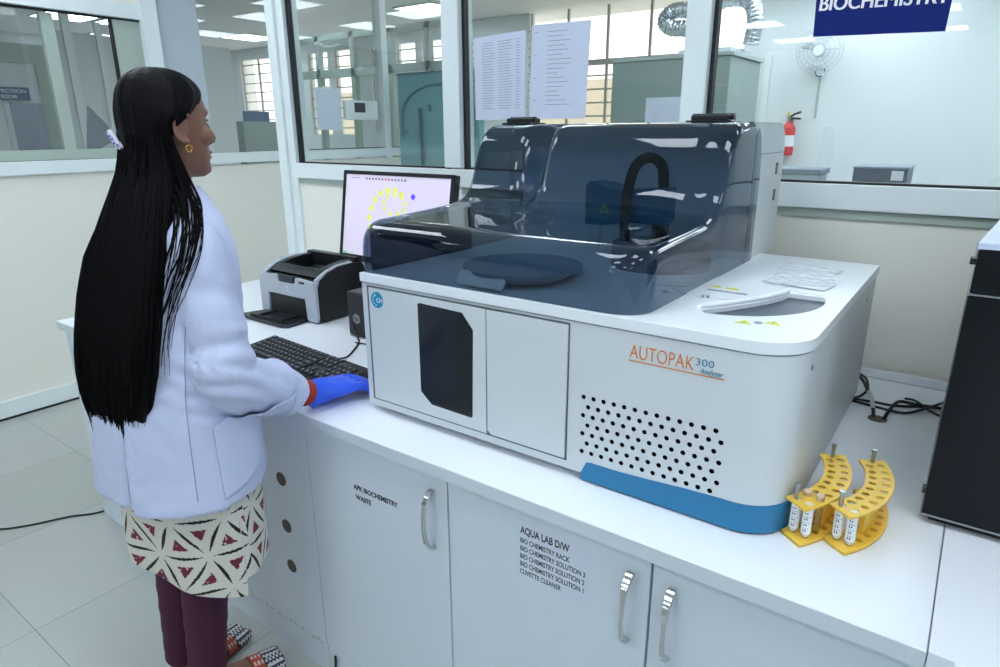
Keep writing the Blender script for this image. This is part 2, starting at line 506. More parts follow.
for (X, Y, g) in LP:
    if first is None:
        first = thing('ceiling_light', 'square white LED ceiling panel light', 'ceiling light', (0, 0, ZC), 'LED panels in the ceilings')
        m = MB()
        for a, b, c, d in ((-.31,.31,-.31,-.29),(-.31,.31,.29,.31),(-.31,-.29,-.29,.29),(.29,.31,-.29,.29)):
            m.box(a, b, c, d, ZC-0.018, ZC-0.001)
        m.build('frame', FRAME, first)
        MB().box(-.29, .29, -.29, .29, ZC-0.014, ZC-0.004).build('diffuser', LIGHT, first)
        o = first
    else:
        o = copy_tree(first)
    o.location = (X, Y, ZC)
    if Y > 2.1 and X < -3: o['label'] = 'square white LED ceiling panel seen through the partition glass, in the room behind'; o['group'] = 'LED panels seen through the glass'
    elif Y > 2.1: o['label'] = 'square white LED ceiling panel added out of view to brighten the room beyond the right window'; o['group'] = 'LED panels beyond the right window'
    elif Y < -5: o['label'] = 'square white LED ceiling panel mirrored in the right window glass'; o['group'] = 'LED panels mirrored in the glass'
    else: o['label'] = 'square white LED ceiling panel out of view, placed to brighten the bench and walls'; o['group'] = 'LED panels over the bench'

# ------------------------------------------------------------------ bench
ZT = 0.828; YF = 0.912
wt = thing('worktop', 'long white laminate worktop carrying the analyzer, printer and keyboard', 'worktop', (-1.3, 1.5, 0.8))
MB().box(-2.722, 0.043, YF, YW-0.03, 0.797, ZT).build('slab', TOP, wt, bevel=0.002)
MB().box(-2.722, 0.043, YF-0.0015, YF+0.0005, 0.7975, ZT-0.0015).build('edge_band', EDGE, wt)
struct(MB().box(-2.68, 2.0, YW-0.0295, YW-0.021, 0.829, 0.853), 'trim_7', TOP, bevel=0.002)
g = MB().cyl((-0.117, 1.708, ZT-0.001), (-0.117, 1.708, ZT+0.0012), 0.021, 28).build('cable_hole', HOLE, wt, smooth=40)
lt = thing('worktop', 'white worktop return under the black cabinet, right of the worktop seam', 'worktop', (0.8, 0.9, 0.8))
m = MB(); m.prism([(0.0445, YF), (0.074, YF), (0.074, -0.6), (0.9, -0.6), (0.9, YW-0.03), (0.0445, YW-0.03)], Matrix.Translation((0,0,0.797)), 0.031)
m.build('slab', TOP, lt, bevel=0.0015)
struct(MB().box(0.09, 0.9, -0.55, 0.90, 0, 0.797), 'trim_6', CAB)

def handle(x, parent):
    pts = [(0.0, 0.752), (-0.012, 0.748), (-0.026, 0.728), (-0.031, 0.70), (-0.032, 0.665), (-0.027, 0.635), (-0.012, 0.612), (0.0, 0.607)]
    wid = [0.0085, 0.009, 0.0074, 0.0048, 0.0042, 0.0052, 0.0072, 0.0078]
    rings = []
    for i, ((y, z), w) in enumerate(zip(pts, wid)):
        a = Vector(pts[max(i-1,0)]); b = Vector(pts[min(i+1,len(pts)-1)]); d = (b-a).normalized(); n = Vector((-d.y, d.x)) * 0.0035
        c = [(-w, 0.2), (-w*0.7, 1.1), (0, 1.5), (w*0.7, 1.1), (w, 0.2), (w*.7, -1), (-w*.7, -1)]
        rings.append([Vector((x + u, YF + 0.012 + y + n.x*q, z + n.y*q)) for u, q in c])
    return MB().loft(rings).build('handle', CHROME, parent, smooth=50)

def cabinet(x0, x1, label, doors, cat='cabinet'):
    c = thing('base_cabinet', label, cat, ((x0+x1)/2, 1.4, 0))
    m = MB(); m.box(x0+0.001, x1-0.001, 0.944, 2.0, 0.0, 0.796); m.box(x0+0.001, x1-0.001, 0.929, 0.944, 0.0, 0.103)
    m.build('carcass', CAB, c)
    MB().box(x0+0.001, x1-0.001, 0.9405, 0.9445, 0.103, 0.793).build('recess', GAP, c)
    ds = []
    for a, b in doors:
        ds.append(MB().box(a+0.0022, b-0.0022, 0.925, 0.941, 0.1065, 0.792).build('door', CAB, c, bevel=0.0012))
    return c, ds
ca, d = cabinet(-2.70, -1.292, 'white base panel with three round cable holes below the keyboard end', [(-2.70, -1.292)])
d[0].name = 'panel'
for x, z in ((-1.421, 0.592), (-1.42, 0.444), (-1.418, 0.313)):
    MB().cyl((x, 0.927, z), (x, 0.9242, z), 0.0205, 24).build('cable_hole', HOLE, ca, smooth=40)
m = MB(); random.seed(3)
for k in range(26):
    xx = -1.72 + k*0.0165 + random.uniform(-.006,.006); r = random.uniform(.002,.006)
    m.ell((xx, 0.9245, 0.104 + random.uniform(-.004,.005)), r*1.4, 0.0012, r, nu=7, nv=4)
m.build('sealant_bead', mat('sealant_grey', (192, 200, 207), 0.5), ca, smooth=60)
cb, d = cabinet(-1.292, -0.818, 'white cabinet door lettered biochemistry waste, with chrome handle', [(-1.292, -0.818)])
handle(-0.862, d[0])
text('lettering', 'APK BIOCHEMISTRY', 0.0185, FRONT(-1.121, 0.9246, 0.667), INK, d[0], 0.0004, width=0.15)
text('lettering', 'WASTE', 0.0185, FRONT(-1.116, 0.9246, 0.640), INK, d[0], 0.0004, width=0.054)
cc, d = cabinet(-0.818, 0.068, 'white two-door cabinet with a printed contents list, right of the waste cabinet', [(-0.818, -0.353), (-0.353, 0.068)])
handle(-0.391, d[0]); handle(-0.314, d[1])
text('lettering', 'AQUA LAB D/W', 0.0225, FRONT(-0.628, 0.9246, 0.739), INK, d[0], 0.0007, width=0.112)
for s, z, w in (('BIO CHEMISTRY RACK', 0.717, 0.113), ('BIO CHEMISTRY SOLUTION 3', 0.699, 0.147), ('BIO CHEMISTRY SOLUTION 2', 0.681, 0.146), ('BIO CHEMISTRY SOLUTION 1', 0.663, 0.145), ('CUVETTE CLEANER', 0.645, 0.096)):
    text('lettering', s, 0.0155, FRONT(-0.629, 0.9246, z), INK, d[0], 0.0004, width=w)
m = MB().box(-0.636, -0.472, 0.9243, 0.9252, 0.638, 0.762).build('label_film', mat('label_film', (219, 226, 238), 0.4, var=0.01), d[0])

# ------------------------------------------------------------------ analyzer
A = thing('analyzer', 'large white benchtop chemistry analyzer with smoked lid and blue corner band', 'analyzer', (-0.67, 1.45, ZT))
X0, X1, Y0, Y1, RC = -1.165, -0.181, 1.034, 1.825, 0.085
def plan(d=0.0, r=RC, n=12):
    x0, x1, y0, y1 = X0-d, X1+d, Y0-d, Y1+d; r = r + d
    p = [(x0, y1), (x0, y0)]
    p += [(x1 - r + r*math.sin(t*PI/2/n), y0 + r - r*math.cos(t*PI/2/n)) for t in range(n+1)]
    p += [(x1, y1)]
    return p
m = MB(); m.prism(plan(), Matrix.Translation((0,0,0.845)), 0.3105)
body = m.build('housing', [ANA, DARKW], A)
cut = MB(); cut.m = 1
for r in range(7):
    for c in range(13):
        x = -0.5575 + c*0.02135 + (0.0105 if r % 2 else 0); z = 1.009 - r*0.0193
        cut.cyl((x, Y0-0.01, z), (x, Y0+0.018, z), 0.0047, 12)
co = cut.build('cutter', [ANA, DARKW])  # hole walls take a dark colour that stands in for their shade
bo = body.modifiers.new('holes', 'BOOLEAN'); bo.object = co; bo.operation = 'DIFFERENCE'; bo.solver = 'EXACT'; bo.material_mode = 'INDEX'
apply_mods(body); bpy.data.objects.remove(co)
for p in body.data.polygons: p.use_smooth = True
body.data.set_sharp_from_angle(angle=math.radians(25))
m = MB(); m.prism([(x*0.998 - 0.0013, y + 0.002) for x, y in plan(-0.004)], Matrix.Translation((0,0,1.1553)), 0.004)
m.build('seam', GROOVE, A)
# deck with the crescent sampling opening
cx, cy, R = -0.402, 1.338, 0.190
outer = [(cx + R*math.cos(math.radians(a)), cy + R*math.sin(math.radians(a))) for a in range(-82, 22, 4)]
inner = [(-0.288, 1.397), (-0.292, 1.36), (-0.307, 1.315), (-0.329, 1.268), (-0.352, 1.225), (-0.374, 1.190), (-0.390, 1.166)]
slot = outer + inner
Mdeck = Matrix.Translation((0, 0, 1.1585))
deck = plate('deck', plan(0.003), [slot], 0.021, Mdeck, ANAD, A)
bv = deck.modifiers.new('bevel', 'BEVEL'); bv.width = 0.004; bv.segments = 3; bv.limit_method = 'ANGLE'; bv.angle_limit = math.radians(50)
for p in deck.data.polygons: p.use_smooth = True
bv.harden_normals = True
m = MB(); m.prism([(cx + (R+.01)*math.cos(math.radians(a)), cy + (R+.01)*math.sin(math.radians(a))) for a in range(-86, 30, 4)] + [(-0.30, 1.41), (-0.40, 1.15)], Matrix.Translation((0,0,1.1572)), 0.0135)
m.build('sample_tray', mat('tray_grey', (64, 74, 90), 0.35), A)
rim = [(-0.392, 1.150, 1.181)] + [(x-0.006, y+0.006, 1.183) for x, y in inner[::-1]] + [(-0.285, 1.408, 1.181), (-0.225, 1.415, 1.180)]
MB().tube(catmull(rim, 6), 0.0065, 10).build('slot_rim', ANAD, A, smooth=60)
m = MB(); m.cyl((cx-0.012, cy+0.025, 1.1795), (cx-0.012, cy+0.025, 1.1815), 0.105, 48); 
m.build('sampler_cover', ANAD, A, smooth=40)
def tri(mb, x, y, z, s):
    mb.prism([(x-s, y-s*0.6), (x+s, y-s*0.6), (x, y+s*1.1)], Matrix.Translation((0,0,z)), 0.0008)
m = MB(); tri(m, -0.300, 1.128, 1.1795, 0.014); tri(m, -0.257, 1.150, 1.1795, 0.014)
tri(m, -0.425, 1.362, 1.1815, 0.012); m.box(-0.406, -0.38, 1.352, 1.364, 1.1815, 1.1822)
build_each(m, 'warning_label', WARN, A)
m = MB(); 
for x, y in ((-0.300, 1.128), (-0.257, 1.150)): m.box(x-0.0012, x+0.0012, y-0.004, y+0.006, 1.1801, 1.1806)
m.cyl((-0.279, 1.139, 1.1795), (-0.279, 1.139, 1.1806), 0.007, 16)
m.box(-0.432, -0.352, 1.322, 1.329, 1.1815, 1.1825)
build_each(m, 'label_print', mat('print_grey', (150, 154, 158), 0.5), A)
m = MB(); m.cyl((-0.418, 1.255, 1.181), (-0.418, 1.255, 1.186), 0.003, 10); m.cyl((-0.409, 1.258, 1.181), (-0.409, 1.258, 1.186), 0.003, 10)
build_each(m, 'peg', STEEL, A, smooth=50)
# crinkled clear film laid on the deck
rows = []
for i in range(22):
    rows.append([Vector((-0.365 + 0.130*j/27 + 0.01*math.sin(i*.3), 1.47 + 0.24*i/21 - 0.02*j/27, 1.1805 + 0.0012 + 0.0012*noise.noise(Vector((i*.55, j*.5, 3))))) for j in range(28)])
m = MB(); m.loft(rows, False, False, closed=False); m.build('printed_film', SHEET, A, smooth=80)
# front doors
MB().box(-1.1475, -0.5915, Y0-0.0012, Y0+0.001, 0.862, 1.1515).build('door_gap_shade', GROOVE, A)  # dark sheet behind the doors imitates the shade in their gaps
Mf = FRONT(0, Y0-0.001, 0)
win = [(-0.978, 1.134), (-0.983, 1.129), (-0.983, 0.920), (-0.951, 0.894), (-0.834, 0.892), (-0.829, 0.897), (-0.824, 1.097), (-0.853, 1.131)]
dr = plate('door', [(-1.138, 0.867), (-0.7915, 0.867), (-0.7915, 1.1475), (-1.138, 1.1475)], [win], 0.004, Mf, ANA, A)
wn = MB(); wn.prism([(x, z) for x, z in win], FRONT(0, Y0-0.0012, 0), 0.0022); wn.build('viewing_window', DARKW, dr)
bd = MB().cyl((-1.110, Y0-0.005, 1.121), (-1.110, Y0-0.0062, 1.121), 0.0195, 36).build('badge', BADGE, dr)
text('lettering', 'CH', 0.0145, FRONT(-1.1125, Y0-0.0064, 1.1160), WHITE, bd, 0.0001)
m = MB()
for q in range(5):
    a = math.radians(120 + q*34); m.cyl((-1.110+0.0125*math.cos(a), Y0-0.006, 1.121+0.0125*math.sin(a)), (-1.110+0.0125*math.cos(a), Y0-0.0068, 1.121+0.0125*math.sin(a)), 0.0016 if q else 0.0024, 8)
m.build('mark', WHITE, bd)
d2 = plate('door', [(-0.7875, 0.876), (-0.778, 0.868), (-0.5945, 0.868), (-0.5945, 1.1475), (-0.7875, 1.1475)], [], 0.0045, Mf, ANA, A)
# corner band
def wrap(z_of, s0, s1, d, n=40):
    pts = []
    L1 = (X1-RC) - X0; La = RC*PI/2
    for i in range(n+1):
        s = s0 + (s1-s0)*i/n
        if s <= L1: p = (X0+s, Y0-d); 
        elif s <= L1+La:
            t = (s-L1)/RC; p = (X1-RC+(RC+d)*math.sin(t), Y0+RC-(RC+d)*math.cos(t))
        else: p = (X1+d, Y0+RC+(s-L1-La))
        pts.append((s, p))
    return pts
L1 = (X1-RC)-X0; La = RC*PI/2
s0, s1 = 0.608, L1+La+0.005
lo = []; hi = []
for s, p in wrap(None, s0, s1, 0.0018):
    k = min(1, (s-s0)/0.018); k2 = min(1, (s1-s)/0.02)
    zt = 0.8735 + 0.012*smoothstep(s0+0.05, L1, s)
    zt -= (1-math.sqrt(max(0, 1-(1-k)**2)))*0.026
    lo.append(Vector((*p, 0.8325))); hi.append(Vector((*p, zt)))
loi = [Vector((q[1][0], q[1][1], 0.8325)) for q in wrap(None, s0, s1, -0.002)]
hii = [Vector((p.x, p.y, h.z)) for p, h in zip(loi, hi)]
m = MB(); m.loft([[a, b, c, d_] for a, b, c, d_ in zip(lo, hi, hii, loi)]); m.build('colour_band', BLUE, A, smooth=40)
for x, y in ((-1.12, 1.08), (-0.27, 1.12), (-1.12, 1.77), (-0.24, 1.77)):
    MB().cyl((x, y, ZT), (x, y, 0.8455), 0.016, 16).build('foot', BLACKP, A, smooth=40)
m = MB()
for y, z in ((1.118, 1.125), (1.70, 1.12), (1.12, 0.90)): m.cyl((X1-0.001, y, z), (X1+0.002, y, z), 0.005, 12)
build_each(m, 'screw', STEEL, A, smooth=40)
lg = text('logotype', 'AUTOPAK', 0.0365, FRONT(-0.4675, Y0-0.0008, 1.1085), ORANGE, A, -0.0005, width=0.118)
text('logotype', '300', 0.0185, FRONT(-0.3475, Y0-0.0008, 1.1195), TEALT, A, -0.0002, width=0.031)
text('logotype', 'Analyzer', 0.0135, FRONT(-0.338, Y0-0.0008, 1.1065), TEALT, A, 0.0, width=0.04, shear=0.25)
MB().box(-0.4685, -0.296, Y0-0.0012, Y0, 1.1025, 1.1038).build('logo_rule', ORANGE, A)
# rear tower housing
prof = [(1.715, 1.177), (1.955, 1.177), (1.955, 1.452)]
prof += [(1.885 + 0.07*math.cos(math.radians(a)), 1.446 + 0.07*math.sin(math.radians(a))) for a in range(10, 91, 10)]
prof += [(1.64, 1.5165), (1.66, 1.509), (1.69, 1.48), (1.705, 1.44), (1.713, 1.38)]
MX = Matrix(((0,0,1,0),(1,0,0,0),(0,1,0,0),(0,0,0,1)))   # local x->Y, y->Z, z->X
m = MB(); m.prism(prof, Matrix.Translation((X0, 0, 0)) @ MX, -0.464-X0)
m.build('rear_housing', ANA, A, smooth=30)
MB().box(-1.158, -0.47, 1.835, 1.935, 0.85, 1.177).build('rear_base', ANA, A)
m = MB(); m.box(-0.4645, -0.4632, 1.716, 1.939, 1.4405, 1.4418); m.build('housing_seam', GROOVE, A)
m = MB(); m.box(-0.465, -0.4625, 1.885, 1.903, 1.385, 1.415); m.box(-0.465, -0.4625, 1.888, 1.906, 1.315, 1.345); build_each(m, 'side_vent', GROOVE, A)
m = MB(); m.box(-0.4635, -0.462, 1.8895, 1.895, 1.392, 1.408); m.build('side_label', ORANGE, A)
# inside the lid
MB().box(-1.150, -0.474, 1.700, 1.716, 1.18, 1.50).build('back_panel', DARKIN, A)
m = MB(); m.prism([(1.062, 1.1805), (1.44, 1.1805), (1.44, 1.300), (1.10, 1.286), (1.062, 1.268)], Matrix.Translation((-1.158, 0, 0)) @ MX, 0.006); m.build('side_liner', mat('liner_navy', (44, 54, 76), 0.5), A)
m = MB(); m.cyl((-0.82, 1.21, 1.185), (-0.82, 1.21, 1.203), 0.100, 56); m.build('reagent_disc', mat('disc_dark', (190, 200, 212), 0.4), A, smooth=40)
m = MB(); m.cyl((-0.82, 1.21, 1.203), (-0.82, 1.21, 1.210), 0.136, 56); m.build('disc_cover', mat('disc_cover', (150, 166, 186), 0.4), A, smooth=40)
m = MB(); m.prism([(-0.890, 0.005), (-0.884, 0.0), (-0.772, 0.0), (-0.766, 0.006), (-0.766, 0.022), (-0.775, 0.026), (-0.80, 0.022), (-0.835, 0.021), (-0.853, 0.026), (-0.862, 0.034), (-0.884, 0.034), (-0.890, 0.029)], Matrix.Translation((0, 1.058, 1.183)) @ Matrix.Rotation(math.radians(58), 4, 'X'), 0.006)
m.build('disc_rim', mat('rim_white', (252, 253, 254), 0.3), A, bevel=0.0015)
m = MB(); m.cyl((-0.62, 1.52, 1.18), (-0.62, 1.52, 1.235), 0.12, 48); m.build('reaction_disc', mat('disc_mid', (110, 122, 140), 0.35), A, smooth=40)
# probe arm
arm = [(x - 0.06, z - 0.04) for x, z in [(-0.775, 1.305), (-0.775, 1.405), (-0.765, 1.415), (-0.715, 1.412), (-0.675, 1.396), (-0.60, 1.404), (-0.555, 1.408), (-0.555, 1.318), (-0.575, 1.315), (-0.66, 1.318), (-0.72, 1.305)]]
m = MB(); m.prism(arm, FRONT(0, 1.585, 0), 0.07); ar = m.build('probe_arm', TEAL, A, bevel=0.006)
m = MB(); m.prism([(-0.791, 1.298), (-0.765, 1.298), (-0.778, 1.322)], FRONT(0, 1.5152, 0), 0.001); m.build('warning_label', WARN, ar)
m = MB(); m.prism([(-0.787, 1.3005), (-0.769, 1.3005), (-0.778, 1.3165)], FRONT(0, 1.5141, 0), 0.0006); m.build('label_print', TEAL, ar)
m = MB(); m.cyl((-0.805, 1.55, 1.265), (-0.805, 1.55, 1.20), 0.0022, 10); m.build('probe_needle', STEEL, ar)
m = MB(); m.cyl((-0.640, 1.555, 1.278), (-0.640, 1.555, 1.18), 0.021, 20); m.build('arm_column', BLACKM, A, smooth=50)
m = MB(); m.tube(catmull([(-0.705, 1.50, 1.19), (-0.712, 1.50, 1.30), (-0.71, 1.52, 1.39), (-0.695, 1.53, 1.425), (-0.668, 1.54, 1.435), (-0.640, 1.54, 1.415), (-0.632, 1.54, 1.365)], 8), 0.013, 10)
m.build('tubing', TUBEK, A, smooth=60)
# smoked lid
def hprof(y, base=1.300):
    tab = [(1.0, 1.19), (1.039, 1.19), (1.041, 1.245), (1.046, 1.268), (1.055, 1.283), (1.07, 1.294), (1.09, 1.299), (1.20, 1.304), (1.33, 1.310), (1.385, 1.316), (1.42, 1.328), (1.447, 1.350), (1.465, 1.383), (1.482, 1.43), (1.498, 1.468), (1.512, 1.490), (1.53, 1.504), (1.555, 1.513), (1.60, 1.517), (1.75, 1.518)]
    return interp(tab, y)[0]
def dshift(x):
    valley = math.exp(-((x + 0.972)/0.030)**2)
    main = smoothstep(-0.955, -0.90, x) * (1 - 0.6*smoothstep(-0.54, -0.47, x))
    return 0.060*valley - 0.030*main
def hz(x, y):
    k = smoothstep(1.28, 1.42, y)
    yy = y - dshift(x)*k*(1 - smoothstep(1.60, 1.66, y)*0.0)
    z = hprof(min(yy, 1.75) if y > 1.2 else y)
    if 1.2 < y < 1.47:    # broad concave sweep of the main bulge
        z += 0.012*smoothstep(-0.95, -0.85, x)*(1-smoothstep(-0.60, -0.50, x))*math.sin(PI*(y-1.2)/0.27)**2
    z -= 0.010*math.exp(-((x + 0.965)/0.035)**2)*smoothstep(1.5, 1.56, y)
    return z
LX0, LX1 = -1.166, -0.456
ys = [1.0395, 1.0405, 1.043, 1.047, 1.052, 1.058, 1.065, 1.073, 1.082, 1.092] + [1.11 + 0.0215*i for i in range(10)] + [1.335 + 0.0075*i for i in range(40)] + [1.645, 1.655]
rc = 0.030; rl = 0.014
def xs_of(a, b):
    e = [rc*(1-math.cos(t*PI/2/7)) for t in range(8)]; e2 = [rl*(1-math.cos(t*PI/2/7)) for t in range(8)]
    n = 64
    mid = [a + rl + (b-a-rc-rl)*i/n for i in range(1, n)]
    return [a+q for q in e2] + mid + [b-q for q in e[::-1]]
rows = []
for y in ys:
    Rf = 0.065; k = y - 1.0395
    ins = Rf - math.sqrt(max(0, Rf*Rf - (Rf-k)**2)) if k < Rf else 0
    a, b = LX0 + ins*0.06, LX1 - ins
    row = [Vector((a, y, 1.1805))]
    for x in xs_of(a, b):
        z = hz(x, y); e = min(x-a, b-x); base_r = rl if x-a < b-x else rc; r = min(base_r, max(0.0, (z-1.185)))
        if e < base_r:
            q = e/base_r; z -= r*(1-math.sqrt(max(0, 1-(1-q)**2)))
        row.append(Vector((x, y, z)))
    row.append(Vector((b, y, 1.1805)))
    rows.append(row)
# side walls continue behind the crown, following the rear housing edge
m = MB(); m.loft(rows, False, False, closed=False)
n = len(rows[0]); m.f.append(list(range(n))[::-1]); m.mi.append(0)
lid = m.build('lid', LID, A, smooth=75)
so = lid.modifiers.new('solid', 'SOLIDIFY'); so.thickness = 0.0035; so.offset = -1
apply_mods(lid)
lid.data.set_sharp_from_angle(angle=math.radians(48))
for sx in (LX0, LX1):
    pr = [(1.654, 1.1805), (1.713, 1.1805), (1.713, 1.38), (1.705, 1.44), (1.69, 1.482), (1.672, 1.502), (1.654, 1.484)]
    m = MB(); m.prism(pr, Matrix.Translation((sx - (0.0035 if sx > -1 else 0), 0, 0)) @ MX, 0.0035); m.build('lid_cheek', LID, lid)
for xa, xb in ((-1.152, -1.075), (-0.605, -0.515)):
    hg = MB(); hg.box(xa-0.010, xb+0.010, 1.60, 1.685, 1.516, 1.521); hg.box(xa, xb, 1.610, 1.672, 1.521, 1.533)
    hh = hg.build('hinge', BLACKP, A, bevel=0.003)
    MB().cyl((xa-0.005, 1.640, 1.530), (xb+0.005, 1.640, 1.530), 0.007, 14).build('pin', BLACKP, hh, smooth=40)

# ------------------------------------------------------------------ test tube racks
def rack(dx, dy, label, seed, stoppers):
    c = (-0.332+dx, 1.19+dy); ri, ro = 0.183, 0.228
    Tr = thing('test_tube_rack', label, 'test tube rack', (c[0]+0.21, c[1], ZT), 'curved yellow tube racks')
    def sector(ri, ro, a0, a1, n=24):
        return [(c[0]+ro*math.cos(a0+(a1-a0)*i/n), c[1]+ro*math.sin(a0+(a1-a0)*i/n)) for i in range(n+1)] + \
               [(c[0]+ri*math.cos(a1-(a1-a0)*i/n), c[1]+ri*math.sin(a1-(a1-a0)*i/n)) for i in range(n+1)]
    a0, a1 = math.radians(-37), math.radians(28.8)
    holes = []; spots = []
    for i in range(9):
        for rr, off in ((0.1945, 0.0), (0.2155, 0.4)):
            a = a0 + (a1-a0)*(i+0.62+off*0.55)/9.7
            x, y = c[0]+rr*math.cos(a), c[1]+rr*math.sin(a)
            holes.append(circ(x, y, 0.0068, 14)); spots.append((x, y))
    o1 = plate('top_plate', sector(ri, ro, a0, a1), holes, 0.0045, Matrix.Translation((0,0,0.897)), YEL, Tr)
    o2 = plate('base_plate', sector(ri, ro, a0, a1), [], 0.008, Matrix.Translation((0,0,ZT+0.001)), YEL, Tr)
    m = MB()
    for x, y in spots: m.cyl((x, y, ZT+0.0092), (x, y, ZT+0.0096), 0.0058, 12)
    m.build('seat_ring', mat('rack_amber', (206, 150, 40), 0.4), Tr)
    m = MB(); m.prism([(x, y) for x, y in sector(0.201, 0.209, math.radians(-19), math.radians(22))], Matrix.Translation((0,0,ZT+0.009)), 0.0605); m.build('web', YEL, Tr, smooth=30)
    for ang, rr in ((-33.5, 0.1945), (25.5, 0.203)):
        a = math.radians(ang); x, y = c[0]+rr*math.cos(a), c[1]+rr*math.sin(a)
        po = MB().cyl((x, y, ZT+0.009), (x, y, 0.925), 0.0033, 14).build('post', STEEL, Tr, smooth=50)
        MB().cyl((x, y, 0.9245), (x, y, 0.9285), 0.0048, 14).build('screw_head', STEEL, po, smooth=40)
    out = []
    for k, (ang, rr) in enumerate(((-33.8, 0.2205), (-29.5, 0.191))):
        a = math.radians(ang); x, y = c[0]+rr*math.cos(a), c[1]+rr*math.sin(a)
        out.append((x, y))
    return spots, out, c
def tube_at(x, y, z0, label, wrap_label=True, group=None, m=TUBE, top=0.062):
    tt = thing('sample_tube', label, 'sample tube', (x, y, z0), group)
    zs = [(0.0, 0.0038), (0.002, 0.0058), (0.006, 0.0064), (top, 0.0064)]
    rings = [[Vector((x+r*math.cos(2*PI*k/16), y+r*math.sin(2*PI*k/16), z0+z)) for k in range(16)] for z, r in zs]
    MB().loft(rings).build('tube_body', m, tt, smooth=50)
    if wrap_label:
        lb = MB(); lb.cyl((x, y, z0+0.008), (x, y, z0+0.055), 0.0078, 20); lo_ = lb.build('paper_label', WHITE, tt, smooth=40)
        k = MB(); ca_ = math.atan2(-y, -x) + 0.05
        for q in range(7):
            zz = z0 + 0.013 + q*0.0055; hh = (0.0036, 0.0012, 0.003, 0.001, 0.0036, 0.0014, 0.0028)[q]
            for s in range(3 if q % 2 else 2):
                a = ca_ - 0.5 + s*0.42
                p = Vector((x+0.0080*math.cos(a), y+0.0080*math.sin(a), zz)); t_ = Vector((-math.sin(a), math.cos(a), 0))*0.0009
                k.add([p-t_, p+t_, p+t_+Vector((0,0,hh)), p-t_+Vector((0,0,hh))], [(0,1,2,3)])
        k.build('label_print', INK, lo_)
    return tt
sp1, ou1, c1 = rack(0, 0, 'curved yellow tube rack beside the blue-banded corner, nearest the analyzer', 1, True)
sp2, ou2, c2 = rack(0.0648, 0.019, 'curved yellow tube rack on the right of the pair, further from the analyzer', 2, False)
z0 = ZT + 0.0098
tube_at(*sp1[0], z0, 'white labelled sample tube at the analyzer-side front corner of the left rack', group='labelled tubes in the racks')
tube_at(*sp1[1], z0, 'white labelled sample tube at the front tip of the left rack', group='labelled tubes in the racks')
tube_at(*sp2[0], z0, 'white labelled sample tube at the inner front corner of the right rack', group='labelled tubes in the racks')
tube_at(*sp2[1], z0, 'white labelled sample tube at the front tip of the right rack', group='labelled tubes in the racks')
for i, lab in ((2, 'clear tube with beige stopper nearest the inner curve of the left rack'), (3, 'clear tube with beige stopper on the outer side of the left rack')):
    x, y = sp1[i]
    tt = tube_at(x, y, z0, lab, False, 'stoppered tubes in the left rack', TUBEC)
    m = MB(); m.cyl((x, y, 0.899), (x, y, 0.905), 0.0062, 16); m.ell((x, y, 0.908), 0.0075, 0.0075, 0.0055, nu=14, nv=8)
    m.build('stopper', STOP, tt, smooth=60)

# ------------------------------------------------------------------ printer
P = thing('printer', 'compact black and silver laser printer with open output tray', 'printer', (-2.035, 1.56, ZT))
px0, px1, py0, py1 = -2.20, -1.870, 1.445, 1.680
side = [(1.452, ZT+0.006), (1.675, ZT+0.006), (1.682, ZT+0.03), (1.682, 1.000), (1.672, 1.022), (1.62, 1.030), (1.55, 1.026), (1.50, 1.012), (1.462, 0.988), (1.452, 0.96)]
inner_side = side[:4] + [(1.672, 1.005), (1.64, 0.985), (1.58, 0.968), (1.52, 0.962), (1.485, 0.985), (1.462, 0.988), (1.452, 0.96)]
m = MB(); m.prism(inner_side, Matrix.Translation((px0+0.012, 0, 0)) @ MX, px1-px0-0.024); m.build('chassis', BLACKM, P, smooth=30)
for xa in (px0, px1-0.013):
    m = MB(); m.prism([(y, z) for y, z in side], Matrix.Translation((xa, 0, 0)) @ MX, 0.013); m.build('side_cover', BLACKP, P, bevel=0.004)
# silver front shell with mouth
outer_ = [(px0-0.001, ZT+0.008), (px0+0.042, ZT+0.008), (px0+0.050, ZT+0.02), (px0+0.052, 0.915), (px1-0.062, 0.915), (px1-0.058, ZT+0.012), (px1-0.05, ZT+0.006), (px1-0.006, ZT+0.006), (px1, ZT+0.016), (px1+0.001, 0.965), (px1-0.008, 0.985), (px1-0.11, 0.99), (px1-0.115, 0.968), (px0+0.118, 0.968), (px0+0.112, 0.99), (px0+0.010, 0.985), (px0-0.001, 0.968)]
m = MB(); m.prism(outer_, FRONT(0, 1.453, 0), 0.016); fs = m.build('front_shell', SILVER, P, bevel=0.005, seg=3)
MB().cyl((-2.03, 1.4372, 0.943), (-2.03, 1.4362, 0.943), 0.0075, 20).build('emblem', mat('emblem_grey', (226, 230, 236), 0.2), fs)
text('lettering', 'hp', 0.0105, FRONT(-2.0345, 1.4358, 0.9405), INKG, fs, 0.0)
MB().box(-1.955, -1.925, 1.4355, 1.4375, 0.972, 0.980).build('indicator', BLACKP, fs)
m = MB(); m.prism([(px0+0.125, 0.965), (px1-0.122, 0.965), (px1-0.118, 0.992), (px0+0.121, 0.992)], FRONT(0, 1.452, 0), 0.015); m.build('tray_flap', BLACKP, P, bevel=0.003)
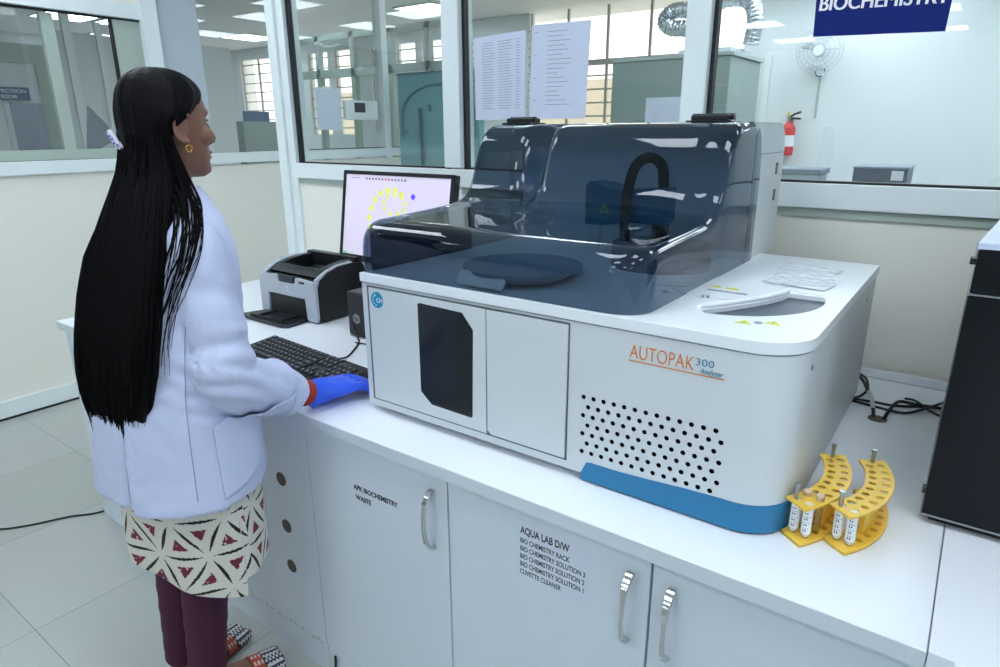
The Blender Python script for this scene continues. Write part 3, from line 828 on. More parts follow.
# top: silver cheeks and black sunk output bin
m = MB()
for xa, xb in ((px0+0.002, px0+0.030), (px1-0.018, px1-0.002)):
    m.prism([(1.446, 0.968), (1.452, 0.992), (1.50, 1.016), (1.55, 1.0295), (1.62, 1.0335), (1.62, 1.02), (1.55, 1.016), (1.50, 1.0), (1.456, 0.968)], Matrix.Translation((xa, 0, 0)) @ MX, xb-xa)
build_each(m, 'top_trim', SILVER, P, smooth=40)
bn = MB(); bn.prism([(1.50, 1.0165), (1.55, 1.028), (1.60, 1.0345), (1.66, 1.0345), (1.66, 0.975), (1.60, 0.962), (1.50, 0.965)], Matrix.Translation((px0+0.03, 0, 0)) @ MX, 0.032)
bn.prism([(1.50, 1.0165), (1.55, 1.028), (1.60, 1.0345), (1.66, 1.0345), (1.66, 0.975), (1.60, 0.962), (1.50, 0.965)], Matrix.Translation((px1-0.055, 0, 0)) @ MX, 0.036)
bn.box(px0+0.03, px1-0.019, 1.648, 1.681, 0.99, 1.043); bn.prism([(1.478, 0.985), (1.50, 1.0), (1.512, 1.0175), (1.50, 1.0165), (1.466, 0.996)], Matrix.Translation((px0+0.03, 0, 0)) @ MX, px1-px0-0.049)
bn.build('output_bin', BLACKP, P, bevel=0.003)
MB().box(-2.05, -2.0, 1.60, 1.606, 0.968, 0.995).build('paper_stop', STEEL, P)
# lower mouth and paper tray
MB().box(px0+0.055, px1-0.064, 1.4445, 1.452, ZT+0.014, 0.913).build('mouth', BLACKM, P)
m = MB(); m.prism([(-2.205, 1.355), (-2.185, 1.335), (-1.945, 1.335), (-1.925, 1.352), (-1.935, 1.47), (-2.165, 1.47)], Matrix.Translation((0,0,ZT+0.004)), 0.010)
tr = m.build('paper_tray', BLACKP, P, bevel=0.003)
m = MB(); m.box(-2.15, -1.955, 1.352, 1.36, ZT+0.014, ZT+0.02); m.box(-2.12, -2.112, 1.365, 1.46, ZT+0.0135, ZT+0.02); m.box(-1.985, -1.977, 1.365, 1.46, ZT+0.0135, ZT+0.02)
build_each(m, 'paper_guide', BLACKM, tr)
for x in (px0+0.03, px1-0.03):
    for y in (1.47, 1.66): MB().cyl((x, y, ZT), (x, y, ZT+0.008), 0.008, 12).build('foot', BLACKM, P)

# ------------------------------------------------------------------ monitor
Mo = thing('monitor', 'black flat monitor showing a lilac screen with yellow dots', 'monitor', (-1.72, 1.76, ZT))
tilt = math.radians(-9.5)
MM = Matrix.Translation((-1.722, 1.70, 1.19)) @ Matrix.Rotation(tilt, 4, 'X')
def mbx(x0, x1, y0, y1, z0, z1): 
    q = MB().box(x0, x1, y0, y1, z0, z1); q.v = [MM @ v for v in q.v]; return q
W2, H2 = 0.276, 0.170
b = mbx(-W2, W2, 0.0, 0.028, -H2, H2).build('casing', BLACKP, Mo, bevel=0.004)
fr = MB()
for a in ((-W2, W2, -0.006, 0.001, H2-0.014, H2), (-W2, W2, -0.006, 0.001, -H2, -H2+0.026), (-W2, -W2+0.013, -0.006, 0.001, -H2, H2), (W2-0.015, W2, -0.006, 0.001, -H2, H2)): fr.box(*a)
fr.v = [MM @ v for v in fr.v]; fr.build('bezel', BLACKP, Mo, bevel=0.002)
sc = mbx(-W2+0.012, W2-0.014, -0.0015, 0.001, -H2+0.025, H2-0.013).build('screen', SCREEN, Mo)
def scr(name, m, fn):
    q = MB(); fn(q); q.v = [MM @ v for v in q.v]; return q.build(name, m, sc)
def dots(q):
    for k in range(17):
        a = math.radians(20 + k*20)
        if k in (0, 1, 16): continue
        q.cyl((-0.02+0.105*math.cos(a), -0.0015, 0.0+0.105*math.sin(a)), (-0.02+0.105*math.cos(a), -0.0022, 0.0+0.105*math.sin(a)), 0.013, 14)
    for k in range(9):
        a = math.radians(10 + k*40)
        q.cyl((-0.0+0.055*math.cos(a), -0.0015, 0.055+0.035*math.sin(a)), (-0.0+0.055*math.cos(a), -0.0022, 0.055+0.035*math.sin(a)), 0.009, 12)
scr('dot_ring', SCRY, dots)
scr('square_marker', SCRV, lambda q: q.prism([(0.078, 0.085), (0.093, 0.075), (0.103, 0.089), (0.088, 0.099)], Matrix.Translation((0, -0.0015, 0)) @ Matrix.Rotation(PI/2, 4, 'X'), 0.001))
def icons(q):
    for k in range(13):
        if k % 7 != 6: q.box(-0.155+k*0.0165, -0.147+k*0.0165, -0.0023, -0.0015, 0.139, 0.146)
    q.box(-0.235, -0.19, -0.0023, -0.0015, 0.1425, 0.1445)
scr('toolbar_icons', SCRD, icons)
scr('toolbar_icons', SCRR, lambda q: (q.box(-0.056, -0.047, -0.0023, -0.0015, 0.139, 0.146), q.box(-0.04, -0.033, -0.0023, -0.0015, 0.139, 0.145)))
scr('status_mark', SCRG, lambda q: q.box(-0.262, -0.235, -0.0023, -0.0015, -0.143, -0.136))
MB().box(-1.76, -1.68, 1.755, 1.785, ZT+0.01, 1.16).build('stand_neck', BLACKP, Mo, bevel=0.004)
m = MB(); m.cyl((-1.72, 1.81, ZT), (-1.72, 1.81, ZT+0.014), 0.105, 40); m.build('stand_base', BLACKP, Mo, smooth=40)

# ------------------------------------------------------------------ small black desktop unit
D = thing('desktop_computer', 'small black computer box half hidden behind the analyzer corner', 'computer', (-1.58, 1.5, ZT))
MB().box(-1.685, -1.50, 1.425, 1.60, ZT+0.004, 0.985).build('casing', BLACKP, D, bevel=0.005)
MB().box(-1.680, -1.505, 1.4215, 1.426, ZT+0.009, 0.980).build('front_panel', BLACKM, D, bevel=0.002)
em = MB().cyl((-1.640, 1.422, 0.895), (-1.640, 1.4205, 0.895), 0.017, 28).build('emblem', mat('emblem_dim', (128, 132, 140), 0.35), D)
text('lettering', 'hp', 0.022, FRONT(-1.651, 1.4202, 0.889), BLACKM, em, 0.0, shear=0.2)
for x in (-1.67, -1.515):
    for y in (1.44, 1.585): MB().cyl((x, y, ZT), (x, y, ZT+0.005), 0.008, 12).build('foot', BLACKM, D)

# ------------------------------------------------------------------ keyboard
K = thing('keyboard', 'long black keyboard on the worktop beside the gloved hand', 'keyboard', (0, 0, 0))
K.location = (-1.575, 1.122, ZT); K.rotation_euler = (0, 0, math.radians(-4.6))
KW, KD = 0.250, 0.084
def kz(y): return 0.012 + (y + KD)/(2*KD)*0.014
def kpart(mb, name, m, par=None, **kw):
    o = mb.build(name, m, None, **kw); o.parent = par or K; return o
m = MB(); pr = [(-KD, 0.001), (KD, 0.001), (KD, kz(KD)), (KD-0.008, kz(KD)+0.003), (-KD+0.04, kz(-KD+0.04)), (-KD+0.012, 0.012), (-KD, 0.008)]
m.prism(pr, Matrix.Translation((-KW, 0, 0)) @ MX, 2*KW); kpart(m, 'case', BLACKP, bevel=0.002)
m = MB(); m.prism([(-KD-0.001, 0.006), (-KD+0.001, 0.0085), (-KD+0.030, kz(-KD+0.034)+0.0012), (-KD+0.030, 0.008)], Matrix.Translation((-KW+0.004, 0, 0)) @ MX, 2*KW-0.008); kpart(m, 'palm_strip', mat('gloss_black', (10, 12, 15), 0.12))
def keymesh(w):
    q = MB(); h = 0.0172/2; w2 = w/2
    rings = [[Vector((sx*(w2-i), sy*(h-i), z)) for sx, sy in ((-1,-1),(1,-1),(1,1),(-1,1))] for z, i in ((0, 0), (0.005, 0.0004), (0.0068, 0.002))]
    q.loft(rings); return q
legend = {}
def key(x, y, w, cache={}):
    wk = round(w, 4)
    if wk not in cache:
        o = kpart(keymesh(w), 'key', KEY); cache[wk] = o
        lg_ = MB().box(-0.0022, 0.0012, -0.0005, 0.0035, 0.00682, 0.00695); kpart(lg_, 'legend', KEYL, o)
    else:
        o = copy_tree(cache[wk], K)
    o.location = (x, y, kz(y)); o.rotation_euler = (math.radians(4.5), 0, 0)
u = 0.0207
rows_ = [
 (0.068, [1]+[-.6]+[1]*4+[-.4]+[1]*4+[-.4]+[1]*4),
 (0.047, [1]*13+[2]), (0.0265, [1.5]+[1]*12+[1.5]), (0.006, [1.8]+[1]*11+[2.2]),
 (-0.0145, [2.3]+[1]*10+[2.7]), (-0.035, [1.4, 1.2, 1.2, 6.2, 1.2, 1.2, 1.3, 1.3])]
for y, ws in rows_:
    x = -KW + 0.012
    for w in ws:
        if w < 0: x += -w*u; continue
        key(x + w*u/2, y, w*u - 0.0028); x += w*u
xb = -KW + 0.012 + 15.25*u
for y, cols in ((0.068, (0,1,2)), (0.047, (0,1,2)), (0.0265, (0,1,2)), (-0.0145, (1,)), (-0.035, (0,1,2))):
    for c in cols: key(xb + (c+.5)*u, y, u-0.0028)
xb += 3.3*u
for y in (0.047, 0.0265, 0.006, -0.0145, -0.035):
    for c in range(4 if y > -0.03 else 3): key(xb + (c+.5)*u, y, u-0.0028)

# ------------------------------------------------------------------ black cabinet instrument on the right
B = thing('instrument', 'tall black instrument cabinet with lavender sloping top at the right edge', 'instrument', (0.3, 1.55, ZT))
bx0, bx1, by0, by1 = 0.006, 0.62, 1.26, 1.86
MB().box(bx0, bx1, by0, by1, 0.846, 1.245).build('lower_body', BOXBLK, B, bevel=0.002)
MB().box(bx0+0.012, bx1-0.012, by0+0.02, by1-0.01, ZT, 0.846).build('plinth', BLACKM, B)
MB().box(bx0-0.002, bx1, by0-0.0015, by1, 0.8445, 0.8475).build('bottom_trim', STEEL, B)
MB().box(bx0-0.001, bx1, by0-0.002, by1, 1.2455, 1.2485).build('parting_trim', STEEL, B)
def wedge(fl, bl, br, fr_, t, name, mt, bevel):
    q = MB(); top = [Vector(p) for p in (fl, fr_, br, bl)]; lo_ = [p - Vector((0, 0, t)) if t < 0.05 else Vector((p.x, p.y, 1.249)) for p in top]
    if t >= 0.05: lo_[3].x = bx0 + 0.001
    q.add(lo_ + top, [(0,3,2,1),(4,5,6,7),(0,1,5,4),(1,2,6,5),(2,3,7,6),(3,0,4,7)]); return q.build(name, mt, B, bevel=bevel)
wedge((bx0+.001, by0, 1.318), (0.10, 1.75, 1.425), (bx1, 1.75, 1.425), (bx1, by0, 1.318), 0.1, 'upper_body', BOXBLK, 0.002)
wedge((bx0-.001, by0-.002, 1.330), (0.098, 1.752, 1.437), (bx1, 1.752, 1.437), (bx1, by0-.002, 1.330), 0.011, 'top_panel', DEVTOP, 0.002)
wedge((bx0+.026, by0+.035, 1.3395), (0.095, 1.68, 1.4235), (bx1-.05, 1.68, 1.4235), (bx1-.05, by0+.035, 1.3395), 0.0012, 'display', DEVSCR, 0)
MB().box(bx0-0.007, bx0+0.002, by0+0.01, by0+0.03, 1.293, 1.303).build('side_stud', BLACKP, B)
MB().box(bx0-0.006, bx0+0.002, by0+0.004, by0+0.02, 0.884, 0.894).build('side_stud', BLACKP, B)

# ------------------------------------------------------------------ cables
cord('power_cable', [(-0.20, 1.90, 0.872), (-0.175, 1.86, 0.866), (-0.156, 1.811, 0.860), (-0.140, 1.771, 0.850), (-0.129, 1.725, 0.838), (-0.127, 1.712, 0.83)], 0.0042, 'black cable with a pale sleeve dropping into the worktop grommet')
sl_ = MB().tube(catmull([(-0.153, 1.804, 0.8585), (-0.140, 1.771, 0.850), (-0.131, 1.735, 0.8405)], 6), 0.0052, 10).build('cable_sleeve', mat('sleeve_grey', (196, 200, 206), 0.4), None, smooth=60)
cb_ = [o for o in bpy.data.objects if o.name.startswith('power_cable')][0]; sl_.parent = cb_
cord('power_cable', [(-0.20, 1.939, 0.86), (-0.171, 1.890, 0.862), (-0.160, 1.840, 0.850), (-0.175, 1.812, 0.836), (-0.200, 1.795, 0.833)], 0.0032, 'thin black cable curling out and back behind the analyzer')
cord('power_cable', [(-0.104, 1.710, 0.829), (-0.100, 1.735, 0.840), (-0.092, 1.785, 0.845), (-0.080, 1.822, 0.843), (-0.04, 1.832, 0.8395), (0.06, 1.862, 0.836)], 0.0042, 'black cable rising from the grommet and running to the black cabinet')
cord('power_cable', [(-0.20, 1.800, 0.8322), (-0.14, 1.808, 0.8322), (-0.092, 1.812, 0.8322), (-0.03, 1.845, 0.8322), (0.06, 1.885, 0.8322)], 0.0032, 'black cable lying straight across the worktop from analyzer to black cabinet')
cord('power_cable', [(-0.20, 1.79, 0.8322), (-0.121, 1.775, 0.8322), (-0.067, 1.776, 0.8322), (-0.028, 1.815, 0.8395), (0.015, 1.90, 0.8395), (0.05, 1.95, 0.836)], 0.0032, 'black cable sagging lowest across the worktop by the grommet')
cord('data_cable', [(-0.075, 1.833, 0.849), (-0.05, 1.835, 0.847), (-0.01, 1.808, 0.835), (0.05, 1.775, 0.832)], 0.003, 'thin black cable slanting down across the other cables to the cabinet foot')
cord('keyboard_cable', [(-1.50, 1.215, ZT+0.012), (-1.51, 1.26, ZT+0.004), (-1.545, 1.32, ZT+0.004), (-1.60, 1.39, ZT+0.004), (-1.645, 1.415, ZT+0.02), (-1.66, 1.4235, ZT+0.05)], 0.0028, 'black cable curling between the keyboard and the small computer box')
cord('mouse_cable', [(-1.60, 1.375, ZT+0.003), (-1.55, 1.38, ZT+0.003), (-1.48, 1.34, ZT+0.003), (-1.40, 1.30, ZT+0.003)], 0.0025, 'thin black cable running from the computer box towards the analyzer')
cord('floor_cable', [(-3.6, 0.50, 0.004), (-3.2, 0.55, 0.004), (-2.95, 0.615, 0.004), (-2.86, 0.70, 0.004), (-2.79, 0.83, 0.004), (-2.715, 0.945, 0.004), (-2.71, 1.2, 0.004)], 0.004, 'thin black cable trailing over the floor tiles to the bench end')

# ------------------------------------------------------------------ things on and behind the glass
S = thing('sign', 'navy blue sign lettered BIOCHEMISTRY fixed to the right window', 'sign', (-0.3, YW-0.005, 1.8))
m = MB(); m.prism([(-0.447, 1.738), (-0.147, 1.727), (-0.139, 1.935), (-0.455, 1.945)], FRONT(0, YW+0.012, 0), 0.007); m.build('board', NAVY, S)
text('lettering', 'BIOCHEMISTRY', 0.05, Matrix.Translation((-0.4425, YW+0.0048, 1.800)) @ Matrix.Rotation(math.radians(1.9), 4, 'Y') @ Matrix.Rotation(PI/2, 4, 'X'), WHITE, S, 0.0, width=0.292, thick=0.0015)

def paper(pts, label, rows, seed):
    random.seed(seed)
    xs = [p[0] for p in pts]; zs = [p[1] for p in pts]
    T = thing('notice_sheet', label, 'notice', (sum(xs)/4, YW, min(zs)), 'printed notices on the bench window')
    def P2(u, v, d):
        a = Vector(pts[0]).lerp(Vector(pts[1]), u); b = Vector(pts[3]).lerp(Vector(pts[2]), u); q = a.lerp(b, v)
        return Vector((q.x, YW+0.012-d, q.y))
    def quad(mb, u0, u1, v0, v1, d0, d1):
        vs = [P2(u, v, d) for d in (d0, d1) for u, v in ((u0,v0),(u1,v0),(u1,v1),(u0,v1))]
        mb.add(vs, [(0,1,2,3),(7,6,5,4),(0,4,5,1),(1,5,6,2),(2,6,7,3),(3,7,4,0)])
    m = MB(); quad(m, 0.05, 0.99, 0.02, 0.98, 0.0, 0.0012); m.build('sheet', PAPER, T)
    m = MB(); n = 20
    rr = [[P2(u/ n, v/ 26, 0.0028 + 0.0016*noise.noise(Vector((u*.5, v*.45, seed)))) for u in range(n+1)] for v in range(27)]
    m.loft(rr, False, False, closed=False); m.build('plastic_sleeve', SLEEVE, T, smooth=80)
    m = MB()
    for k in range(11): quad(m, 0.012, 0.028, 0.06+k*0.085, 0.075+k*0.085, 0.0022, 0.003)
    m.build('punched_edge', INKG, T)
    m = MB()
    for k in range(rows):
        v = 0.90 - k*(0.78/rows)
        for a, b in ((0.2, 0.45), (0.5, 0.78), (0.82, 0.92)) if seed == 1 else ((0.1, 0.16), (0.32, 0.58 + 0.2*random.random()), ):
            if seed == 2 and a < 0.2 and k % 5: continue
            quad(m, a, a+(b-a)*(0.7+0.3*random.random()), v, v+0.0045, 0.0013, 0.0016)
    m.build('printed_lines', INKG, T)
paper([(-1.622, 1.532), (-1.386, 1.532), (-1.382, 1.838), (-1.626, 1.829)], 'white printed list in a plastic sleeve, left sheet on the window behind the analyzer', 26, 1)
paper([(-1.378, 1.532), (-1.138, 1.532), (-1.126, 1.848), (-1.371, 1.852)], 'white printed list in a plastic sleeve, right sheet on the window behind the analyzer', 17, 2)

# corridor beyond the first pane
T = thing('notice_sheet', 'blank white sheet taped to the corridor glass left of the wall unit', 'notice', (-4.08, 3.6, 1.5))
m = MB(); m.box(XL+0.001, XL+0.004, 3.33, 3.555, 1.51, 1.812); m.build('sheet', PAPER, T)
MB().box(XL+0.004, XL+0.005, 3.40, 3.48, 1.80, 1.82).build('tape', WHITE, T)
T = thing('wall_unit', 'white access panel with a grey square display on the corridor glass', 'access panel', (-4.08, 4.2, 1.5))
MB().box(XL-0.02, XL+0.015, 3.60, 3.94, 1.585, 1.73).build('case', WHITE, T, bevel=0.006)
MB().box(XL+0.0145, XL+0.018, 3.69, 3.80, 1.64, 1.712).build('display', INK, T)
T = thing('screen_panel', 'tall teal glass screen with a curved arch line behind the monitor', 'screen', (-3.6, 4.15, 0))
MB().box(-4.05, -3.20, 4.12, 4.18, 0.02, 1.935).build('panel', TEALG, T, bevel=0.004)
MB().box(-4.055, -3.195, 4.115, 4.185, 1.935, 1.945).build('top_edge', TEALD, T)
arc = [(-4.0, 4.115, 1.45)] + [(-3.62 - 0.38*math.cos(math.radians(a)), 4.115, 1.62 + 0.23*math.sin(math.radians(a))) for a in range(0, 181, 10)] + [(-3.24, 4.115, 1.45)]
MB().tube([Vector(p) for p in arc], 0.012, 8).build('arch', TEALD, T, smooth=60)
MB().tube(catmull([(-3.80, 4.105, 1.67), (-3.79, 4.10, 1.6), (-3.785, 4.10, 1.2), (-3.785, 4.11, 0.6)], 6), 0.012, 8).build('hose', mat('hose_grey', (84, 104, 112), 0.5), T, smooth=60)
MB().ell((-3.70, 4.115, 1.675), 0.022, 0.012, 0.028).build('knob', TEALD, T, smooth=60)
MB().ell((-3.96, 4.115, 1.50), 0.014, 0.012, 0.018).build('knob', TEALD, T, smooth=60)

# fume hood and duct
T = thing('fume_hood', 'large grey-green cabinet hood standing beyond the centre window', 'hood', (-2.1, 5.4, 0))
MB().box(-2.55, -1.62, 5.0, 5.75, 0.0, 2.005).build('casing', HOOD, T, bevel=0.01)
MB().box(-2.545, -1.60, 4.985, 5.77, 2.005, 2.03).build('top', mat('hood_top', (186, 196, 194), 0.5), T)
MB().box(-2.24, -1.85, 4.985, 5.002, 1.25, 1.735).build('notice_board', PAPER, T)
MB().box(-2.05, -1.66, 5.1, 5.6, 2.03, 2.07).build('blower_box', mat('blower_white', (214, 222, 226), 0.5), T)
m = MB(); m.box(-1.70, -1.625, 4.992, 5.002, 1.80, 1.815); m.box(-1.74, -1.625, 4.992, 5.002, 1.66, 1.675)
build_each(m, 'rail', STEEL, T)
T = thing('duct', 'crumpled silver flexible duct curling above the grey-green hood', 'duct', (-1.98, 5.3, 2.072))
pth = catmull([(-1.98, 5.3, 2.10), (-1.98, 5.3, 2.19), (-2.08, 5.32, 2.245), (-2.22, 5.33, 2.265), (-2.28, 5.34, 2.33), (-2.2, 5.36, 2.39), (-2.0, 5.36, 2.375), (-1.8, 5.36, 2.43), (-1.64, 5.36, 2.40), (-1.585, 5.36, 2.27), (-1.60, 5.36, 2.10)], 14)
m = MB(); m.tube(pth, [0.058 + 0.005*math.sin(i*2.4) for i in range(len(pth))], 20); m.build('flex_pipe', FOIL, T, smooth=70)
m = MB(); m.cyl((-1.98, 5.3, 2.072), (-1.98, 5.3, 2.10), 0.07, 24); m.build('collar', STEEL, T, smooth=40)

# far wall: extinguisher, fan, switch
T = thing('fire_extinguisher', 'red fire extinguisher with white label hung on the far white wall', 'fire extinguisher', (-1.74, 7.42, 1.25))
ex, ey = -1.745, 7.42
zs = [(1.24, 0.05), (1.245, 0.064), (1.27, 0.068), (1.50, 0.068), (1.535, 0.055), (1.555, 0.03), (1.575, 0.024)]
m = MB(); m.loft([[Vector((ex+r*math.cos(2*PI*k/24), ey+r*math.sin(2*PI*k/24), z)) for k in range(24)] for z, r in zs]); cyl_ = m.build('cylinder', EXTR, T, smooth=50)
m = MB(); m.cyl((ex, ey, 1.33), (ex, ey, 1.44), 0.0695, 24); m.build('label', WHITE, cyl_, smooth=40)
m = MB(); m.box(ex-0.016, ex+0.016, ey-0.016, ey+0.016, 1.578, 1.62); vv = m.build('valve', STEEL, T, bevel=0.003)
m = MB(); m.tube([(ex, ey, 1.615), (ex+0.05, ey-0.03, 1.645), (ex+0.11, ey-0.05, 1.665)], 0.011, 8); m.build('lever', BLACKM, T, smooth=60)
m = MB(); m.tube([(ex, ey, 1.595), (ex+0.055, ey-0.03, 1.605), (ex+0.115, ey-0.05, 1.60)], 0.010, 8); m.build('carry_handle', BLACKM, T, smooth=60)
m = MB(); m.cyl((ex-0.01, ey-0.01, 1.62), (ex-0.01, ey-0.01, 1.67), 0.012, 10); m.build('safety_tag', WARN, T)
m = MB(); m.box(ex-0.02, ex+0.02, 7.485, 7.5, 1.35, 1.62); m.build('wall_bracket', STEEL, T)
T = thing('wall_fan', 'white wall fan with round grey cage on the far wall', 'fan', (-1.55, 7.4, 2.2))
fx, fy, fz = -1.52, 7.30, 2.22
m = MB()
for r in (0.06, 0.10, 0.14, 0.18, 0.21):
    for k in range(32):
        pass
    m.tube([(fx+r*math.cos(2*PI*k/36), fy - 0.05*(1-(r/.21)**2), fz+r*math.sin(2*PI*k/36)) for k in range(37)], 0.003, 5)
for k in range(24):
    a = 2*PI*k/24; m.tube([(fx+0.05*math.cos(a), fy-0.047, fz+0.05*math.sin(a)), (fx+0.13*math.cos(a), fy-0.03, fz+0.13*math.sin(a)), (fx+0.21*math.cos(a), fy, fz+0.21*math.sin(a))], 0.002, 5)
m.build('cage', mat('cage_grey', (196, 202, 204), 0.5), T, smooth=60)
for q in range(3):
    bl = MB(); a0 = q*2*PI/3; bl.loft([[Vector((fx+r*math.cos(a0+t), fy-0.01+0.04*(t-.4), fz+r*math.sin(a0+t))) for r in (0.03, 0.08, 0.13, 0.17)] for t in (0.0, 0.3, 0.6, 0.9)], False, False, closed=False)
    bo_ = bl.build('blade', WHITE, T, smooth=60); sm = bo_.modifiers.new('s', 'SOLIDIFY'); sm.thickness = 0.003
MB().cyl((fx, fy-0.05, fz), (fx, 7.42, fz), 0.045, 20, 0.055).build('motor', WHITE, T, smooth=40)
m = MB(); m.tube([(fx, 7.40, fz-0.02), (fx-0.03, 7.43, fz-0.16), (fx-0.05, 7.49, fz-0.17)], 0.016, 8); m.build('bracket', WHITE, T, smooth=60)
m = MB(); m.cyl((fx, 7.50, 2.04), (fx, 7.44, 2.04), 0.055, 24); bs = m.build('wall_base', WHITE, T, smooth=40)
m = MB(); m.tube([(fx+0.045*math.cos(t*.4), 7.435, 2.04+0.045*math.sin(t*.4)) for t in range(14)], 0.006, 6); m.build('cord_loop', INK, bs, smooth=60)
m = MB(); m.box(-1.535, -1.515, 7.488, 7.5, 1.60, 1.99); struct(m, 'trim_8', SASH)
m = MB(); m.box(-2.06, -2.0, 7.44, 7.5, 0.0, 2.22); struct(m, 'trim_9', FRAME)

# low furniture just beyond the right pane
T = thing('storage_box', 'slate grey box with a pale label standing beyond the right window', 'box', (-0.4, 3.6, 1.05))
MB().box(-0.515, -0.295, 3.5, 3.75, 1.055, 1.325).build('carton', GREYB, T, bevel=0.004)
MB().box(-0.518, -0.290, 3.495, 3.755, 1.325, 1.335).build('lid', mat('lid_grey', (150, 160, 176), 0.5), T, bevel=0.003)
MB().box(-0.358, -0.31, 3.497, 3.5, 1.275, 1.318).build('label', WHITE, T)
T = thing('table', 'white side table carrying the grey box beyond the right window', 'table', (-0.4, 3.6, 0))
MB().box(-1.0, 0.2, 3.4, 3.95, 1.02, 1.054).build('tabletop', TOP, T, bevel=0.003)
for x in (-0.96, 0.16):
    for y in (3.45, 3.9): MB().box(x-0.02, x+0.02, y-0.02, y+0.02, 0, 1.02).build('leg', FRAME, T)
T = thing('tray', 'pale grey shallow tray on the side table, left of the grey box', 'tray', (-0.75, 3.6, 1.054))
m = MB(); m.box(-0.86, -0.66, 3.5, 3.7, 1.055, 1.29); m.build('body', mat('tray_pale', (186, 196, 204), 0.5), T, bevel=0.004)
m = MB(); m.box(-0.87, -0.65, 3.49, 3.71, 1.29, 1.315); m.build('rim', GREYL, T, bevel=0.003)

# room beyond the left glass
struct(MB().box(-8.1, -8.0, -6, 2.62, 0, 2.34), 'wall_inner', FARW)
T = MB(); T.box(-8.02, -7.96, 2.62, 3.09, 2.16, 2.34); T.box(-8.02, -7.96, 2.96, 3.09, 0, 2.16); T.box(-8.02, -7.96, 0.5, 2.62, 2.16, 2.30)
struct(T, 'trim_10', SASH)
struct(MB().box(-8.01, -7.98, 2.62, 2.96, 0, 2.16), 'door_1', mat('door_pale', (206, 216, 218), 0.4))
T = MB(); T.box(-8.03, -7.97, 3.28, 3.36, 0, 2.7); T.box(-8.03, -7.97, 3.60, 3.66, 0, 2.62)
struct(T, 'trim_11', FRAME)
struct(MB().box(-8.02, -8.0, 3.09, 5.2, 0, 2.5), 'wall_inner_2', FARW)
T = thing('sign', 'slate blue room sign with two pale lines beyond the left window', 'sign', (-7.95, 2.6, 1.8))
MB().box(-7.955, -7.945, 2.45, 2.852, 1.808, 1.93).build('board', SIGNB, T)
RX = Matrix.Translation((-7.9445, 2.50, 0)) @ Matrix.Rotation(PI/2, 4, 'Z') @ Matrix.Rotation(PI/2, 4, 'X')
text('lettering', 'INSPECTION', 0.045, RX @ Matrix.Translation((0, 1.878, 0)), WHITE, T, 0.0005, width=0.32)
text('lettering', 'ROOM', 0.045, RX @ Matrix.Translation((0.1, 1.826, 0)), WHITE, T, 0.0005)
T = thing('partition_board', 'flat grey board standing under the slate sign beyond the left window', 'board', (-7.2, 2.5, 0))
MB().box(-7.30, -7.27, 2.44, 2.70, 0.9, 1.76).build('board', GREYL, T)
MB().box(-7.34, -7.23, 2.42, 2.72, 0, 0.9).build('stand', FRAME, T)
T = thing('slanted_board', 'grey triangular board propped beyond the left window beside the hair', 'board', (-6.5, 2.8, 0))
m = MB(); m.prism([(2.68, 1.30), (2.92, 1.42), (2.89, 1.56), (2.755, 1.72)], Matrix.Translation((-6.5, 0, 0)) @ MX, 0.03); m.build('board', GREYL, T)
MB().box(-6.52, -6.44, 2.66, 2.95, 0, 1.3).build('stand', FRAME, T)
T = thing('sign', 'small blue sign seen through the glass beside the face', 'sign', (-6.2, 4.2, 1.5))
MB().box(-6.3, -6.28, 4.15, 4.45, 1.60, 1.70).build('board', SIGNB, T)
MB().box(-6.36, -6.24, 4.1, 4.5, 0, 1.6).build('stand', HOOD, T)
T = MB(); T.box(-6.6, -4.2, 5.0, 5.06, 2.05, 2.13); T.box(-6.6, -4.2, 5.0, 5.06, 2.42, 2.48)
for x in (-6.6, -6.1, -5.55, -5.0, -4.5): T.box(x-0.03, x+0.03, 5.0, 5.06, 0, 2.48)
struct(T, 'trim_12', SASH)

cord('floor_lead', [(-1.268, 0.90, 0.004), (-1.262, 0.915, 0.02), (-1.2575, 0.9215, 0.05), (-1.256, 0.9225, 0.085)], 0.0035, 'short black lead poking up against the cabinet base below the waste door')

# ------------------------------------------------------------------ the woman at the bench
PX, PY = -1.45, 0.67
W = thing('person', 'woman with very long black hair in a white lab coat, blue glove on the bench', 'person', (PX, PY, 0))
HB = math.radians(95); HH = math.radians(91)
fB = Vector((math.cos(HB), math.sin(HB), 0)); rB = Vector((math.sin(HB), -math.cos(HB), 0))
HC = Vector((-1.390, 0.730, 1.515))
fH = Vector((math.cos(HH), math.sin(HH), 0)); rH = Vector((math.sin(HH), -math.cos(HH), 0)); UZ = Vector((0, 0, 1))
def hp_(f, r, z): return HC + fH*f + rH*r + UZ*z
RH = Matrix((fH, rH, UZ)).transposed()          # local (f, r, z) -> world directions
def ring(cx, cy, z, a, b, h, n=48, p=2.0, mod=None):
    f = Vector((math.cos(h), math.sin(h), 0)); r = Vector((math.sin(h), -math.cos(h), 0)); out = []
    for k in range(n):
        t = 2*PI*k/n; c, s = math.cos(t), math.sin(t)
        q = (abs(c)**p + abs(s)**p) ** (-1/p)
        g = mod(t, z) if mod else 1.0
        out.append(Vector((cx, cy, z)) + r*(a*c*q*g) + f*(b*s*q*g))
    return out
def remesh(mb, name, m, voxel, parent, smooth_it=4, factor=0.5):
    o = mb.build(name, m, None)
    r = o.modifiers.new('r', 'REMESH'); r.mode = 'VOXEL'; r.voxel_size = voxel; r.use_smooth_shade = True
    s = o.modifiers.new('s', 'SMOOTH'); s.factor = factor; s.iterations = smooth_it
    apply_mods(o)
    off = wl(parent)
    o.data.transform(Matrix.Translation(-off)); o.parent = parent
    for p in o.data.polygons: p.use_smooth = True
    if not o.data.materials: o.data.materials.append(m)
    return o
